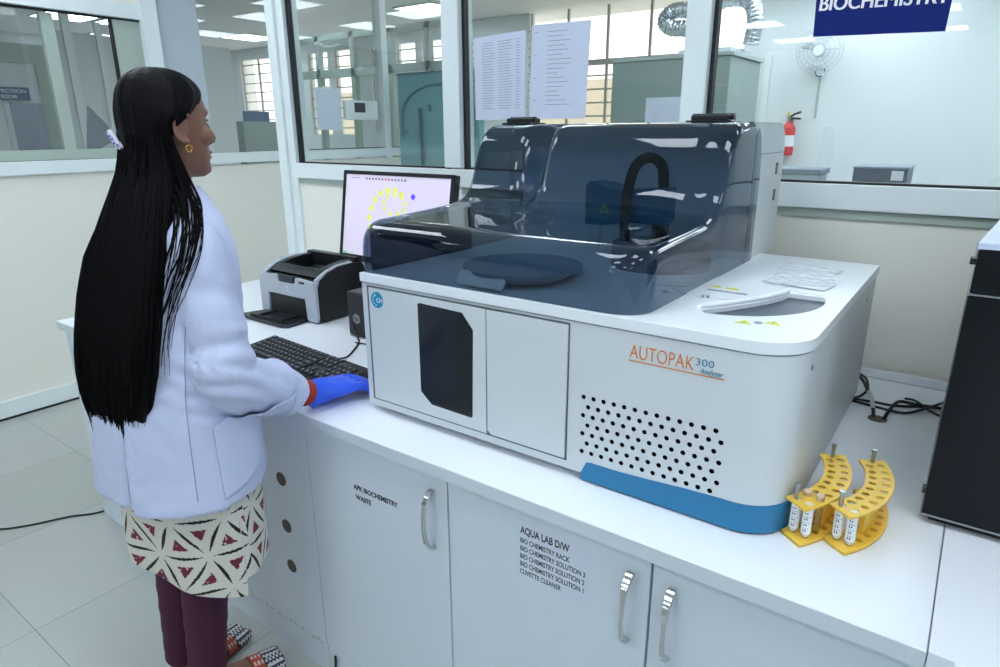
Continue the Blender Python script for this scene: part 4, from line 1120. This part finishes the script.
def lump(mb, f, r, z, rf, rr, rz): mb.ell(hp_(f, r, z), rf, rr, rz, RH, 18, 12)

# joints
sh_r = Vector((-1.268, 0.690, 1.272)); el_r = Vector((-1.222, 0.704, 1.008)); wr_r = Vector((-1.284, 0.945, 0.869))
sh_l = Vector((-1.568, 0.742, 1.288)); el_l = Vector((-1.675, 0.75, 1.03)); wr_l = Vector((-1.80, 0.950, 0.874))
ank_r = Vector((-1.486, 0.675, 0.085)); ank_l = Vector((-1.596, 0.668, 0.085))
toe_r = Vector((-1.448, 0.872, 0.028)); toe_l = Vector((-1.632, 0.852, 0.028))
def hand(mb, wr, d, side, k=1.0, fat=0.0):
    """palm and five fingers; d = pointing direction, side = direction of the thumb"""
    d = d.normalized(); up = Vector((0, 0, 1)); sd = side.normalized(); nrm = d.cross(sd).normalized()
    if nrm.z < 0: nrm = -nrm
    rings = []
    for t, w, h in ((-0.01, 0.026, 0.021), (0.015, 0.030, 0.020), (0.045, 0.039, 0.018), (0.075, 0.042, 0.016), (0.092, 0.039, 0.013), (0.098, 0.034, 0.008)):
        c = wr + d*t*k - nrm*0.004*(t/0.09)
        rings.append([c + sd*(w*k+fat)*math.cos(2*PI*q/20) + nrm*(h*k+fat)*math.sin(2*PI*q/20) for q in range(20)])
    mb.loft(rings)
    for off, L, rr, bend in ((0.029, 0.068, 0.0088, 0.30), (0.0095, 0.076, 0.0092, 0.34), (-0.0105, 0.070, 0.0088, 0.40), (-0.029, 0.056, 0.0078, 0.46)):
        p = wr + d*0.082*k + sd*off*k - nrm*0.002; dd = (d + sd*off*2.2).normalized(); pts = [p]; ang = 0.12
        for sg in (0.46, 0.30, 0.24):
            v = dd*math.cos(ang) - nrm*math.sin(ang); p = p + v*L*sg*k; pts.append(p); ang += bend
        mb.tube(pts, [(rr+0.0012)*k+fat, (rr+0.0006)*k+fat, rr*k+fat, rr*0.82*k+fat], 12)
        mb.ell(pts[-1], rr*0.82*k+fat, rr*0.82*k+fat, rr*0.82*k+fat, nu=10, nv=6)
    p0 = wr + d*0.022*k + sd*0.024*k - nrm*0.004; p1 = wr + d*0.05*k + sd*0.050*k - nrm*0.010; p2 = wr + d*0.082*k + sd*0.060*k - nrm*0.014; p3 = wr + d*0.105*k + sd*0.060*k - nrm*0.016
    mb.tube([p0, p1, p2, p3], [0.0145*k+fat, 0.0122*k+fat, 0.0105*k+fat, 0.0085*k+fat], 12); mb.ell(p3, 0.0085*k+fat, 0.0085*k+fat, 0.0085*k+fat, nu=10, nv=6)
dr_ = Vector((0.030, 0.17, 0.004)); dl_ = Vector((0.03, 0.16, -0.015))

# one continuous body
m = MB()
m.loft([ring(-1.435+0.035*(z-.8)/.6, 0.685+0.03*(z-.8)/.6, z, a, b, HB) for z, a, b in ((0.74, 0.12, 0.09), (0.82, 0.145, 0.105), (0.92, 0.135, 0.095), (1.02, 0.12, 0.085), (1.15, 0.135, 0.088), (1.24, 0.14, 0.088), (1.29, 0.13, 0.07), (1.33, 0.09, 0.058), (1.36, 0.056, 0.052))])
m.tube([Vector((-1.405, 0.712, 1.33)), Vector((-1.395, 0.720, 1.40)), HC + fH*-0.022 + UZ*-0.055], [0.056, 0.050, 0.052], 20)
for s_, e_, w_ in ((sh_r, el_r, wr_r), (sh_l, el_l, wr_l)):
    m.tube([s_.lerp(Vector((-1.40, .715, 1.33)), 0.3), s_, s_.lerp(e_, .5), e_, e_.lerp(w_, .35), w_, w_ + (w_-e_).normalized()*0.012], [0.05, 0.046, 0.041, 0.036, 0.036, 0.025, 0.023], 16)
hand(m, wr_r, dr_, -Vector((1, -.18, 0)), 1.10); hand(m, wr_l, dl_, Vector((1, -.3, 0)), 0.9)
for hx, kn, an, to in ((Vector((-1.375, 0.69, 0.80)), Vector((-1.440, 0.69, 0.45)), ank_r, toe_r), (Vector((-1.515, 0.70, 0.80)), Vector((-1.570, 0.69, 0.45)), ank_l, toe_l)):
    m.tube([hx, hx.lerp(kn, .5), kn, kn.lerp(an, .35), kn.lerp(an, .75), an, an - UZ*0.03], [0.072, 0.062, 0.048, 0.046, 0.038, 0.033, 0.033], 18)
    dv = (to - an); dv.z = 0; L = dv.length; dv.normalize(); sv = Vector((dv.y, -dv.x, 0))
    rr_ = []
    for t, w, z0_, z1_ in ((-0.055, 0.018, 0.022, 0.050), (-0.045, 0.027, 0.018, 0.07), (-0.01, 0.031, 0.018, 0.10), (0.035, 0.032, 0.018, 0.088), (0.08, 0.036, 0.018, 0.064), (0.13, 0.043, 0.018, 0.047), (0.165, 0.043, 0.018, 0.038), (0.185, 0.036, 0.018, 0.032)):
        c = Vector((an.x, an.y, 0)) + dv*t
        rr_.append([c + sv*w*math.cos(2*PI*q/18) + UZ*((z0_+z1_)/2 + (z1_-z0_)/2*math.sin(2*PI*q/18)) for q in range(18)])
    m.loft(rr_)
    for j, (o_, L_) in enumerate(((0.030, 0.035), (0.012, 0.034), (-0.004, 0.030), (-0.018, 0.025), (-0.031, 0.018))):
        sg = 1 if to is toe_l else -1
        b0 = Vector((an.x, an.y, 0)) + dv*0.172 + sv*o_*sg + UZ*0.027; m.tube([b0, b0 + dv*L_ + UZ*-0.002], [0.0095 if j == 0 else 0.0078, 0.008 if j == 0 else 0.0065], 10)
# head
lump(m, 0.006, 0, 0.022, 0.080, 0.070, 0.081)
m.loft([[hp_(c_ + d_*math.sin(2*PI*k/28)*(1.0), w_*math.cos(2*PI*k/28), z_) for k in range(28)] for z_, c_, d_, w_ in
        ((-0.108, 0.058, 0.016, 0.016), (-0.100, 0.050, 0.034, 0.028), (-0.085, 0.040, 0.046, 0.041), (-0.062, 0.030, 0.056, 0.051), (-0.035, 0.022, 0.062, 0.059), (0.0, 0.016, 0.066, 0.066), (0.035, 0.008, 0.078, 0.069), (0.06, 0.0, 0.08, 0.066))])
m.tube([hp_(0.080, 0, 0.018), hp_(0.090, 0, -0.005), hp_(0.101, 0, -0.028), hp_(0.097, 0, -0.036)], [0.009, 0.010, 0.012, 0.012], 14)
for q in (-1, 1):
    lump(m, 0.088, 0.012*q, -0.036, 0.010, 0.008, 0.007)                 # nostril wing
    lump(m, 0.068, 0.024*q, 0.024, 0.013, 0.026, 0.010)                  # brow
    lump(m, 0.060, 0.040*q, -0.022, 0.022, 0.024, 0.018)                 # cheek
    lump(m, 0.065, 0.029*q, 0.004, 0.012, 0.016, 0.009)                  # lid
    m.ell(hp_(-0.004, 0.070*q, -0.008), 0.016, 0.007, 0.027, RH @ Matrix.Rotation(-0.25*q, 3, 'Z'), 14, 10)
    m.tube([hp_(0.012 + 0.021*math.cos(t), 0.077*q + 0.003*q, -0.006 + 0.029*math.sin(t)) + fH*-0.016 for t in [0.6 + .42*i for i in range(12)]], 0.0042, 8)
    lump(m, 0.0, 0.072*q, -0.034, 0.009, 0.006, 0.009)                   # lobe
lump(m, 0.083, 0, -0.057, 0.011, 0.021, 0.0065); lump(m, 0.081, 0, -0.069, 0.011, 0.019, 0.007); lump(m, 0.078, 0, -0.092, 0.013, 0.018, 0.013)
body = remesh(m, 'body', SKIN, 0.0042, W, 3, 0.4)
def child(mb, name, m_, par=W, **k): return mb.build(name, m_, par, **k)
for q in (-1, 1):
    e = MB(); e.ell(hp_(0.0685, 0.0295*q, 0.004), 0.0085, 0.0125, 0.006, RH); ee = child(e, 'eye', EYEW, smooth=60)
    e = MB(); e.ell(hp_(0.0735, 0.0300*q, 0.0042), 0.0046, 0.0055, 0.0055, RH); e.tube([hp_(0.0745 - 0.4*(abs(i-4)**1.6)*.0005, (0.017+0.0036*i)*q, 0.0095 - 0.0004*abs(i-4)**1.4) for i in range(8)], 0.0014, 6); child(e, 'iris_and_lash', EYEB, ee, smooth=60)
    e = MB(); e.tube([hp_(0.0805 - 0.0009*abs(i-2)**1.9, (0.012+0.0056*i)*q, 0.0262 + 0.004*math.sin(i*.5)) for i in range(7)], [0.0016, 0.0026, 0.0028, 0.0026, 0.0022, 0.0018, 0.001], 6); child(e, 'eyebrow', EYEB, smooth=60)
e = MB(); e.ell(hp_(0.0862, 0, -0.0575), 0.0092, 0.019, 0.0048, RH); e.ell(hp_(0.0845, 0, -0.0685), 0.0090, 0.017, 0.0052, RH); child(e, 'lips', LIP, smooth=60)
for q in (-1, 1):
    e = MB(); e.tube([hp_(0.002 + 0.0068*math.sin(t), 0.0785*q, -0.047 + 0.0068*math.cos(t)) for t in [2*PI*i/20 for i in range(21)]], 0.0019, 8); child(e, 'earring', GOLD, smooth=60)

# leggings
for hx, kn, an in ((Vector((-1.385, 0.685, 0.70)), Vector((-1.440, 0.69, 0.45)), ank_r), (Vector((-1.515, 0.69, 0.70)), Vector((-1.570, 0.69, 0.45)), ank_l)):
    m = MB(); pts = [hx, hx.lerp(kn, .55), kn, kn.lerp(an, .3), kn.lerp(an, .6), kn.lerp(an, .9), an + UZ*0.012]
    m.tube(catmull(pts, 5), [interp([(0, 0.080), (5, 0.070), (10, 0.058), (15, 0.055), (20, 0.051), (25, 0.047), (30, 0.045)], i)[0] + 0.0012*math.sin(i*2.2) for i in range(31)], 24)
    child(m, 'legging', LEG, smooth=70)

# sandals
for an, to in ((ank_r, toe_r), (ank_l, toe_l)):
    dv = (to - an); dv.z = 0; dv.normalize(); sv = Vector((dv.y, -dv.x, 0)); base = Vector((an.x, an.y, 0))
    out = [(-0.068, 0.0), (-0.06, 0.022), (-0.03, 0.034), (0.03, 0.034), (0.08, 0.040), (0.14, 0.045), (0.18, 0.042), (0.203, 0.028), (0.210, 0.0)]
    poly = out + [(a, -b) for a, b in out[-2:0:-1]]
    m = MB(); m.prism(poly, Matrix((dv, -sv, UZ)).transposed().to_4x4() @ Matrix.Identity(4), 0.017)
    for i in range(len(m.v)): m.v[i] = m.v[i] + base + UZ*0.001
    sn = child(m, 'sandal', SOLE, bevel=0.003)
    def strap(t0, t1, name, mats, w, hgt, nst):
        q = MB(); n = 30; M_ = 40
        rows = []
        for i in range(M_ + 1):
            t = t0 + (t1-t0)*i/M_
            wv, hv = w(t), hgt(t)
            rows.append([base + dv*t + sv*wv*math.cos(PI*k/n) + UZ*(0.014 + (hv-0.014)*math.sin(PI*k/n)**0.75) for k in range(n+1)])
        vs = [p for r_ in rows for p in r_]
        q.add(vs, [])
        for i in range(M_):
            for k in range(n):
                q.f.append([i*(n+1)+k, i*(n+1)+k+1, (i+1)*(n+1)+k+1, (i+1)*(n+1)+k])
                st = int(i*nst/M_)
                q.mi.append(2 if (st + (k//3 if st % 2 else k//2)) % 2 else st % 2)
        o = q.build(name, mats, sn, smooth=70)
        so_ = o.modifiers.new('s', 'SOLIDIFY'); so_.thickness = 0.003; so_.offset = 1
    strap(0.112, 0.143, 'ankle_strap', [STRR, STRW, STRR], lambda t: 0.041, lambda t: 0.058 - 0.2*(t-0.112), 6)
    strap(0.149, 0.196, 'toe_strap', [STRB, STRB, STRW], lambda t: 0.045 - 0.12*max(0, t-0.165), lambda t: 0.048 - 0.14*(t-0.14), 9)

# kurta with its printed triangles
def kring(z):
    a, b, cx, cy = interp([(0.44, 0.168, 0.136, -1.428, 0.690), (0.60, 0.176, 0.140, -1.428, 0.690), (0.72, 0.182, 0.140, -1.428, 0.686), (0.90, 0.17, 0.125, -1.428, 0.684)], z)
    return a, b, cx, cy
def kpt(t, z, out=0.0):
    a, b, cx, cy = kring(z)
    fold = 0.010*math.sin(3*t + 1.2)*smoothstep(0.8, 0.5, z) + 0.006*math.sin(7*t + z*4)*smoothstep(0.8, 0.5, z)
    return Vector((cx, cy, z)) + rB*((a+fold+out)*math.cos(t)) + fB*((b+fold+out)*math.sin(t))
def hem(t):
    tt = (t + PI) % (2*PI) - PI          # t=0 right side, +pi/2 front, -pi/2 back
    z = 0.452 - 0.008*math.sin(tt*2+.6)
    z += 0.10*smoothstep(-0.35, -2.25, tt) if tt < 0 else 0
    if tt > -0.10: z += 0.050
    if tt > 2.2: z += 0.05
    return z
NT, NZ = 520, 170
vs = []; fs = []; mi = []
per = 2*PI*0.188
tr_u, tr_v = 0.112, 0.112*math.sqrt(3)/2
def pat(u, v):
    v = v + 0.006*math.sin(u*23); u = u + 0.008*math.sin(v*31+u*7)
    j = math.floor(v/tr_v); best = 9; 
    # triangular lattice barycentric
    y = v/tr_v; x = u/tr_u - y*0.5
    i0 = math.floor(x); j0 = math.floor(y); fx_, fy_ = x-i0, y-j0
    upt = fx_ + fy_ < 1
    if upt: l1, l2, l3 = fx_, fy_, 1-fx_-fy_
    else: l1, l2, l3 = 1-fx_, 1-fy_, fx_+fy_-1
    ls = sorted((l1, l2, l3)); mn = ls[0]
    # spindle-shaped black strokes along the lattice edges, pinched at the nodes
    al = ls[1]/(ls[1]+ls[2]); k = 4*al*(1-al)
    if mn < 0.040*max(0.0, (k-0.34)/0.66): return 2
    # maroon block in the middle
    if mn > 0.225:
        if noise.noise(Vector((u*150, v*150, 1.0))) > 0.42 and mn < 0.31: return 0
        return 1
    return 0
for iz in range(NZ + 1):
    for it in range(NT):
        t = 2*PI*it/NT; z = hem(t) + (0.86-hem(t))*iz/NZ
        vs.append(kpt(t, z))
for iz in range(NZ):
    for it in range(NT):
        k = (it+1) % NT
        fs.append([iz*NT+it, iz*NT+k, (iz+1)*NT+k, (iz+1)*NT+it])
        t = 2*PI*(it+.5)/NT; z = hem(t) + (0.86-hem(t))*(iz+.5)/NZ
        mi.append(pat(t*0.155 + 0.02, z))
m = MB(); m.v = vs; m.f = fs; m.mi = mi
ku = child(m, 'kurta', [KUR, KURM, KURB], smooth=80)
so = ku.modifiers.new('s', 'SOLIDIFY'); so.thickness = 0.002; so.offset = -1

# lab coat
def vent(t, z):
    g = 1.0
    tt = (t + PI) % (2*PI) - PI
    d = tt + PI/2 - 0.22              # back centre
    k = smoothstep(0.98, 0.90, z)
    g -= 0.10*k*math.exp(-(d/0.028)**2)
    g += 0.02*k*(1 if d > 0 else -0.6)*math.exp(-(d/0.30)**2)
    g += 0.012*math.sin(4*t + z*5)*smoothstep(1.2, 0.9, z) + 0.007*math.sin(9*t - z*9)*smoothstep(1.15, 0.85, z)
    return g
CT = [(0.722, -1.430, 0.676, 0.216, 0.166), (0.80, -1.430, 0.678, 0.209, 0.159), (0.88, -1.430, 0.680, 0.202, 0.153), (0.97, -1.428, 0.684, 0.192, 0.145), (1.05, -1.422, 0.690, 0.186, 0.136), (1.15, -1.415, 0.698, 0.182, 0.126), (1.24, -1.409, 0.702, 0.170, 0.118), (1.29, -1.405, 0.707, 0.156, 0.104), (1.325, -1.402, 0.711, 0.136, 0.090), (1.352, -1.400, 0.714, 0.112, 0.079), (1.375, -1.398, 0.717, 0.088, 0.070), (1.39, -1.397, 0.719, 0.064, 0.060)]
def coat_ring(z, n=160):
    cx, cy, a, b = interp([(c[0],) + c[1:] for c in CT], z)
    return ring(cx, cy, z, a, b, HB, n, 2.15, vent)
def coat_hem(pts, t):
    return pts
zz = [0.722 + (1.39-0.722)*i/60 for i in range(61)]
m = MB(); rs = [coat_ring(z) for z in zz]
for k in range(160):     # hem dips a little at the back and rises to the front; left flap hangs shorter
    t = 2*PI*k/160; tt = (t + PI) % (2*PI) - PI; d = tt + PI/2 - 0.22
    rs[0][k].z += 0.015*math.sin(tt) + (0.012 if -0.9 < d < 0 else 0.0)
m.loft(rs)
def sleeve(pts, rad):
    P_ = catmull(pts, 8); n = len(P_)
    R_ = [interp(rad, i/(n-1))[0] for i in range(n)]
    for i in range(n):
        u_ = i/(n-1)
        R_[i] += 0.0035*math.sin(u_*46)*smoothstep(.40, .55, u_)*smoothstep(1.0, .85, u_) + 0.0015*math.sin(u_*19)
    m.tube(P_, R_, 28)
cuf = wr_r + (el_r - wr_r).normalized()*0.088
sleeve([sh_r.lerp(Vector((-1.40, .715, 1.33)), .42) + UZ*0.002, sh_r + UZ*0.0, sh_r.lerp(el_r, .35), sh_r.lerp(el_r, .7), el_r + Vector((0, -.004, -0.006)), el_r.lerp(wr_r, .4) + UZ*-0.004, cuf + UZ*-0.012], [(0, 0.046), (.12, 0.050), (.3, 0.057), (.5, 0.060), (.68, 0.062), (.85, 0.058), (1, 0.056)])
cl = wr_l + (el_l - wr_l).normalized()*0.02
sleeve([sh_l.lerp(Vector((-1.40, .715, 1.33)), .42) + UZ*0.002, sh_l, sh_l.lerp(el_l, .5), el_l, el_l.lerp(wr_l, .5), cl], [(0, 0.050), (.15, 0.060), (.5, 0.062), (.75, 0.06), (1, 0.05)])
coat = remesh(m, 'lab_coat', COAT, 0.0062, W, 2, 0.4)
off = wl(W)
for v in coat.data.vertices:     # soft cloth creases
    w_ = v.co + off
    n1 = noise.noise(Vector((w_.x*9, w_.y*9, w_.z*5))); n2 = noise.noise(Vector((w_.x*24 + w_.z*14, w_.y*24, w_.z*10)))
    arm_ = smoothstep(0.16, 0.05, (w_ - el_r).length)
    fa2 = smoothstep(1.12, 1.0, w_.z)*smoothstep(0.12, 0.03, (w_ - el_r.lerp(wr_r, .45)).length)
    n3 = abs(noise.noise(Vector((w_.x*14 - w_.z*10, w_.y*7, w_.z*17 + w_.y*9))))
    v.co += v.normal*(0.008*n1 + 0.003*n2 - 0.005*n3 + 0.0025 + fa2*0.0042*math.sin(w_.y*95 + w_.z*60 + 3*n1) + arm_*0.0035*math.sin(w_.z*120 + w_.y*70 + 4*n1))
coat.data.update()
bvh = BVHTree.FromPolygons([tuple(v.co + off) for v in coat.data.vertices], [tuple(p.vertices) for p in coat.data.polygons])
def on_coat(t, z, d):
    cx, cy, a, b = interp([(c[0],) + c[1:] for c in CT], z)
    dr = (rB*(a*math.cos(t)) + fB*(b*math.sin(t))).normalized(); o_ = Vector((cx, cy, z)) + dr*0.6
    h = bvh.ray_cast(o_, -dr)
    return (h[0] + h[1]*d) if h[0] is not None else Vector((cx, cy, z)) + dr*(a + d)
# patch pocket on the right side
rows = []
for i in range(25):
    v = i/24; row = []
    for j in range(25):
        u = j/24
        z = 0.905 + 0.030*u - v*(0.165 - 0.060*u**3); t = -0.28 + 0.92*u
        row.append(on_coat(t, z, 0.0035 + (0.008*math.sin(PI*u)*(1-v)**2)))
    rows.append(row)
m = MB(); m.loft(rows, False, False, closed=False); po = child(m, 'pocket', COAT, coat, smooth=80)
so = po.modifiers.new('s', 'SOLIDIFY'); so.thickness = 0.002; so.offset = 0
# seams
m = MB(); m.tube([on_coat(-0.57, 0.75 + 0.38*i/30, 0.0006) for i in range(31)], 0.0011, 6); child(m, 'seam', STITCH, coat, smooth=60)
m = MB(); m.tube([on_coat(-PI/2 + 0.205, 0.735 + 0.19*i/20, 0.001) for i in range(21)], 0.0012, 6); child(m, 'vent_edge', STITCH, coat, smooth=60)

# gloves
for wr, dd, sd in ((wr_r, dr_, -Vector((1, -.18, 0))), (wr_l, dl_, Vector((1, -.3, 0)))):
    m = MB(); hand(m, wr, dd, sd, 1.18 if wr is wr_r else 0.96, 0.0022)
    d = dd.normalized()
    m.tube([wr + d*-0.004, wr + d*0.012, wr + d*0.03, wr + d*0.05], [0.037, 0.034, 0.034, 0.030], 20)
    remesh(m, 'glove', GLOVE, 0.0028, W, 2, 0.35)
# red thread at the wrist
fa = (wr_r - el_r).normalized(); a_ = fa.cross(UZ).normalized(); b_ = a_.cross(fa)
for q in range(3):
    c = wr_r - fa*(0.024 + q*0.0085); m = MB(); m.tube([c + a_*0.0315*math.cos(t) + b_*0.0295*math.sin(t) for t in [2*PI*i/28 for i in range(29)]], 0.0046, 8); child(m, 'wrist_thread', RED, smooth=60)

# hair
def hairring(z, f0, f1, w, h, cx, cy, n=72):
    """f0 back extent, f1 front extent (local forward), half width w"""
    f = Vector((math.cos(h), math.sin(h), 0)); r = Vector((math.sin(h), -math.cos(h), 0)); out = []
    c_ = (f0 + f1)/2; d_ = (f1 - f0)/2
    for k in range(n):
        t = 2*PI*k/n; rip = 1 + 0.022*math.sin(13*t + z*6) + 0.012*math.sin(29*t - z*11)
        out.append(Vector((cx, cy, z)) + f*(c_ + d_*math.sin(t)*rip) + r*(w*math.cos(t)*rip))
    return out
hz_ = lambda z: HC.z + z
HR = []
for z, f0, f1, w in ((0.109, -0.034, 0.016, 0.016), (0.105, -0.054, 0.036, 0.032), (0.095, -0.077, 0.058, 0.050), (0.080, -0.095, 0.074, 0.065), (0.062, -0.105, 0.082, 0.077), (0.046, -0.109, 0.074, 0.080), (0.032, -0.111, 0.062, 0.086), (0.020, -0.111, 0.050, 0.087), (0.007, -0.111, 0.034, 0.085), (-0.006, -0.110, 0.014, 0.081), (-0.025, -0.108, -0.006, 0.074), (-0.05, -0.106, -0.010, 0.075), (-0.075, -0.104, -0.012, 0.080)):
    HR.append(hairring(hz_(z), f0*0.76, f1, w, HH, HC.x, HC.y))
HT = [(0.90, -1.424, 0.548, 0.100, 0.014, 95), (0.94, -1.424, 0.554, 0.118, 0.026, 95), (0.98, -1.422, 0.560, 0.128, 0.032, 95), (1.03, -1.420, 0.569, 0.134, 0.037, 95), (1.09, -1.416, 0.580, 0.137, 0.041, 95), (1.17, -1.410, 0.597, 0.134, 0.045, 95), (1.25, -1.404, 0.620, 0.125, 0.050, 95), (1.31, -1.398, 0.645, 0.113, 0.055, 93), (1.36, -1.394, 0.666, 0.101, 0.058, 92), (1.405, -1.391, 0.682, 0.090, 0.056, 91), (1.445, -1.390, 0.688, 0.080, 0.045, 91), (1.52, -1.390, 0.694, 0.076, 0.046, 91)]
for z, cx, cy, w, dth, h in HT[-3::-1]:
    HR.append(hairring(z, -dth, dth, w, math.radians(h), cx, cy))
HR.append(hairring(0.892, -0.005, 0.005, 0.06, math.radians(95), -1.424, 0.546))
m = MB(); m.loft(HR); hair = child(m, 'hair', HAIR, smooth=80)
ss = hair.modifiers.new('sub', 'SUBSURF'); ss.levels = 1; ss.render_levels = 1
# loose strands
random.seed(11)
m = MB()
f95 = fB; r95 = rB
for k in range(420):
    s = random.uniform(-1, 1); z_top = random.uniform(1.22, 1.50); back = random.random()
    zend = 0.935 + 0.06*abs(s)**2 + random.choice((-0.06, -0.03, 0.0, 0.03)) + 0.03*math.sin(s*9) + random.uniform(-0.035, 0.035); pts = []
    drift = random.uniform(-.012, .012); wav = random.uniform(0, 6); edge = 0.0
    if abs(s) > 0.86: edge = random.uniform(0, 0.012)
    for i in range(14):
        z = z_top + (zend - z_top)*i/13
        cx, cy, w, dth, hd = interp(HT, z)
        q = math.sqrt(max(0, 1-s*s)); hd = math.radians(hd)
        rr2 = Vector((math.sin(hd), -math.cos(hd), 0)); ff2 = Vector((math.cos(hd), math.sin(hd), 0))
        u = w*s*1.0 + math.copysign(edge, s)*math.sin(PI*i/13) + drift*(i/13) + 0.004*math.sin(wav + i*.9)*(i/13)
        pts.append(Vector((cx, cy, z)) + rr2*u - ff2*(dth*q*(0.99 + 0.02*back) - 0.0006 + (0.004*back if i > 10 else 0)))
    m.tube(pts, [0.0012]*3 + [0.0017]*6 + [0.0016, 0.0014, 0.001, 0.0007, 0.0004], 4, caps=False)
# strands falling in front of the right shoulder
base_ = [hp_(-0.045, 0.062, 0.0), Vector((-1.322, 0.694, 1.405)), Vector((-1.292, 0.678, 1.350)), Vector((-1.283, 0.655, 1.285)), Vector((-1.292, 0.630, 1.21)), Vector((-1.298, 0.600, 1.12)), Vector((-1.300, 0.578, 1.03))]
rd0 = Vector((0.44, 0.9, 0)).normalized()
base_ = [p + rd0*q for p, q in zip(base_, (0, 0.010, 0.017, 0.014, 0.010, 0.008, 0.008))]
for k in range(62):
    o_ = random.gauss(0, 0.75); ph = random.uniform(0, 6); cl_ = random.choice((-0.7, -0.1, 0.4, 0.9, 1.4)) + 0.16*o_
    sp = (0.006, 0.014, 0.020, 0.022, 0.018, 0.016, 0.020)
    rd_ = Vector((0.44, 0.9, 0)).normalized(); cd_ = Vector((0.9, -0.44, 0)).normalized()
    nn_ = 7 if random.random() < 0.45 else random.choice((4, 5, 6))
    pts = catmull([p + rd_*(sp[i]*cl_ + 0.0055*math.sin(ph + i*1.7)) + cd_*(0.010 + 0.006*math.sin(ph*2 + i)) for i, p in enumerate(base_[:nn_])], 5)
    for i_, p_ in enumerate(pts):
        l_ = bvh.ray_cast(p_ + cd_*0.3, -cd_)[0]
        if l_ is not None and (l_ - p_).dot(cd_) > -0.006: pts[i_] = l_ + cd_*(0.003 + 0.004*random.random())
    pts = pts[:len(pts) - random.randint(0, 7)]
    m.tube(pts, [0.0018 - 0.0014*i/len(pts) for i in range(len(pts))], 4, caps=False)
for k in range(14):      # stray curl on the far edge
    ph = random.uniform(0, 6); s_ = random.uniform(.5, 1)
    pts = catmull([Vector((-1.480, 0.655, 1.36)), Vector((-1.515, 0.628, 1.30)) - r95*0.012*s_, Vector((-1.535, 0.605, 1.22)) - r95*0.016*s_, Vector((-1.550, 0.588, 1.12)) - r95*0.004, Vector((-1.552, 0.572, 1.02)) - r95*0.006*math.sin(ph), Vector((-1.54, 0.56, 0.95))], 4)
    m.tube(pts, [0.0016 - 0.0012*i/len(pts) for i in range(len(pts))], 4, caps=False)
child(m, 'loose_strands', HAIR, hair, smooth=80)
# clip
hb = BVHTree.FromPolygons([tuple(v.co + wl(W)) for v in hair.data.vertices], [tuple(p.vertices) for p in hair.data.polygons])
cn = Vector((0.10, -0.995, 0)).normalized(); c0 = hb.ray_cast(HC + UZ*-0.030 + Vector((-0.045, 0, 0)) + cn*0.4, -cn)[0]
cd = (Vector((0.995, 0.10, 0))*0.72 + UZ*-0.69).normalized()
m = MB()
for i in range(2): pass
cs = cd.cross(cn).normalized()
def clip_ring(t, w): return [c0 + cd*t + cs*w*sy_ + cn*(sz_*0.004 + 0.004 + 0.004*math.cos(t*40)) for sy_, sz_ in ((-1, -1), (1, -1), (1, 1), (-1, 1))]
m.loft([clip_ring(t, w) for t, w in ((-0.026, 0.003), (-0.022, 0.0055), (0.0, 0.0065), (0.020, 0.0055), (0.026, 0.003))]); cp = child(m, 'hair_clip', CLIP, hair, bevel=0.0015)
m = MB()
for t in (-0.012, -0.002, 0.007, 0.016): m.ell(c0 + cd*t + cn*0.0118 + cs*0.002*math.sin(t*300), 0.0034, 0.0034, 0.0022)
build_each(m, 'clip_dot', CLIPV, cp, smooth=60)

# ------------------------------------------------------------------ camera, world, view
cam = bpy.data.cameras.new('camera'); co_ = bpy.data.objects.new('camera', cam); COL.objects.link(co_)
cam.sensor_width = 36.0; cam.lens = 652/1000*36.0; cam.clip_start = 0.05
pi_, ya, ro = math.radians(17.3), math.radians(36.2), math.radians(-0.25)
F = Vector((-math.sin(ya)*math.cos(pi_), math.cos(ya)*math.cos(pi_), -math.sin(pi_))); Rt = Vector((math.cos(ya), math.sin(ya), 0)); U = Rt.cross(F)
r2 = math.cos(ro)*Rt + math.sin(ro)*U; u2 = -math.sin(ro)*Rt + math.cos(ro)*U
Mc = Matrix((r2, u2, -F)).transposed().to_4x4(); Mc.translation = (0, 0, 1.5)
co_.matrix_world = Mc
scene.camera = co_
wd = bpy.data.worlds.new('daylight'); scene.world = wd; wd.use_nodes = True
bg = wd.node_tree.nodes['Background']
wn_ = wd.node_tree
tcn = wn_.nodes.new('ShaderNodeTexCoord'); sp_ = wn_.nodes.new('ShaderNodeSeparateXYZ'); rp = wn_.nodes.new('ShaderNodeValToRGB')
rp.color_ramp.elements[0].color = (1.0, 0.97, 0.92, 1); rp.color_ramp.elements[0].position = 0.45
rp.color_ramp.elements[1].color = (0.86, 0.94, 1.0, 1); rp.color_ramp.elements[1].position = 0.75
wn_.links.new(tcn.outputs['Generated'], sp_.inputs[0]); wn_.links.new(sp_.outputs['Z'], rp.inputs[0]); wn_.links.new(rp.outputs[0], bg.inputs[0])
bg.inputs[1].default_value = 2.2
scene.view_settings.view_transform = 'Standard'; scene.view_settings.look = 'None'
scene.view_settings.exposure = -0.1; scene.view_settings.gamma = 1.0; scene.view_settings.use_curve_mapping = False
scene.cycles.max_bounces = 10; scene.cycles.diffuse_bounces = 5; scene.cycles.transparent_max_bounces = 24
scene.cycles.caustics_reflective = False; scene.cycles.caustics_refractive = False
scene.cycles.use_denoising = True
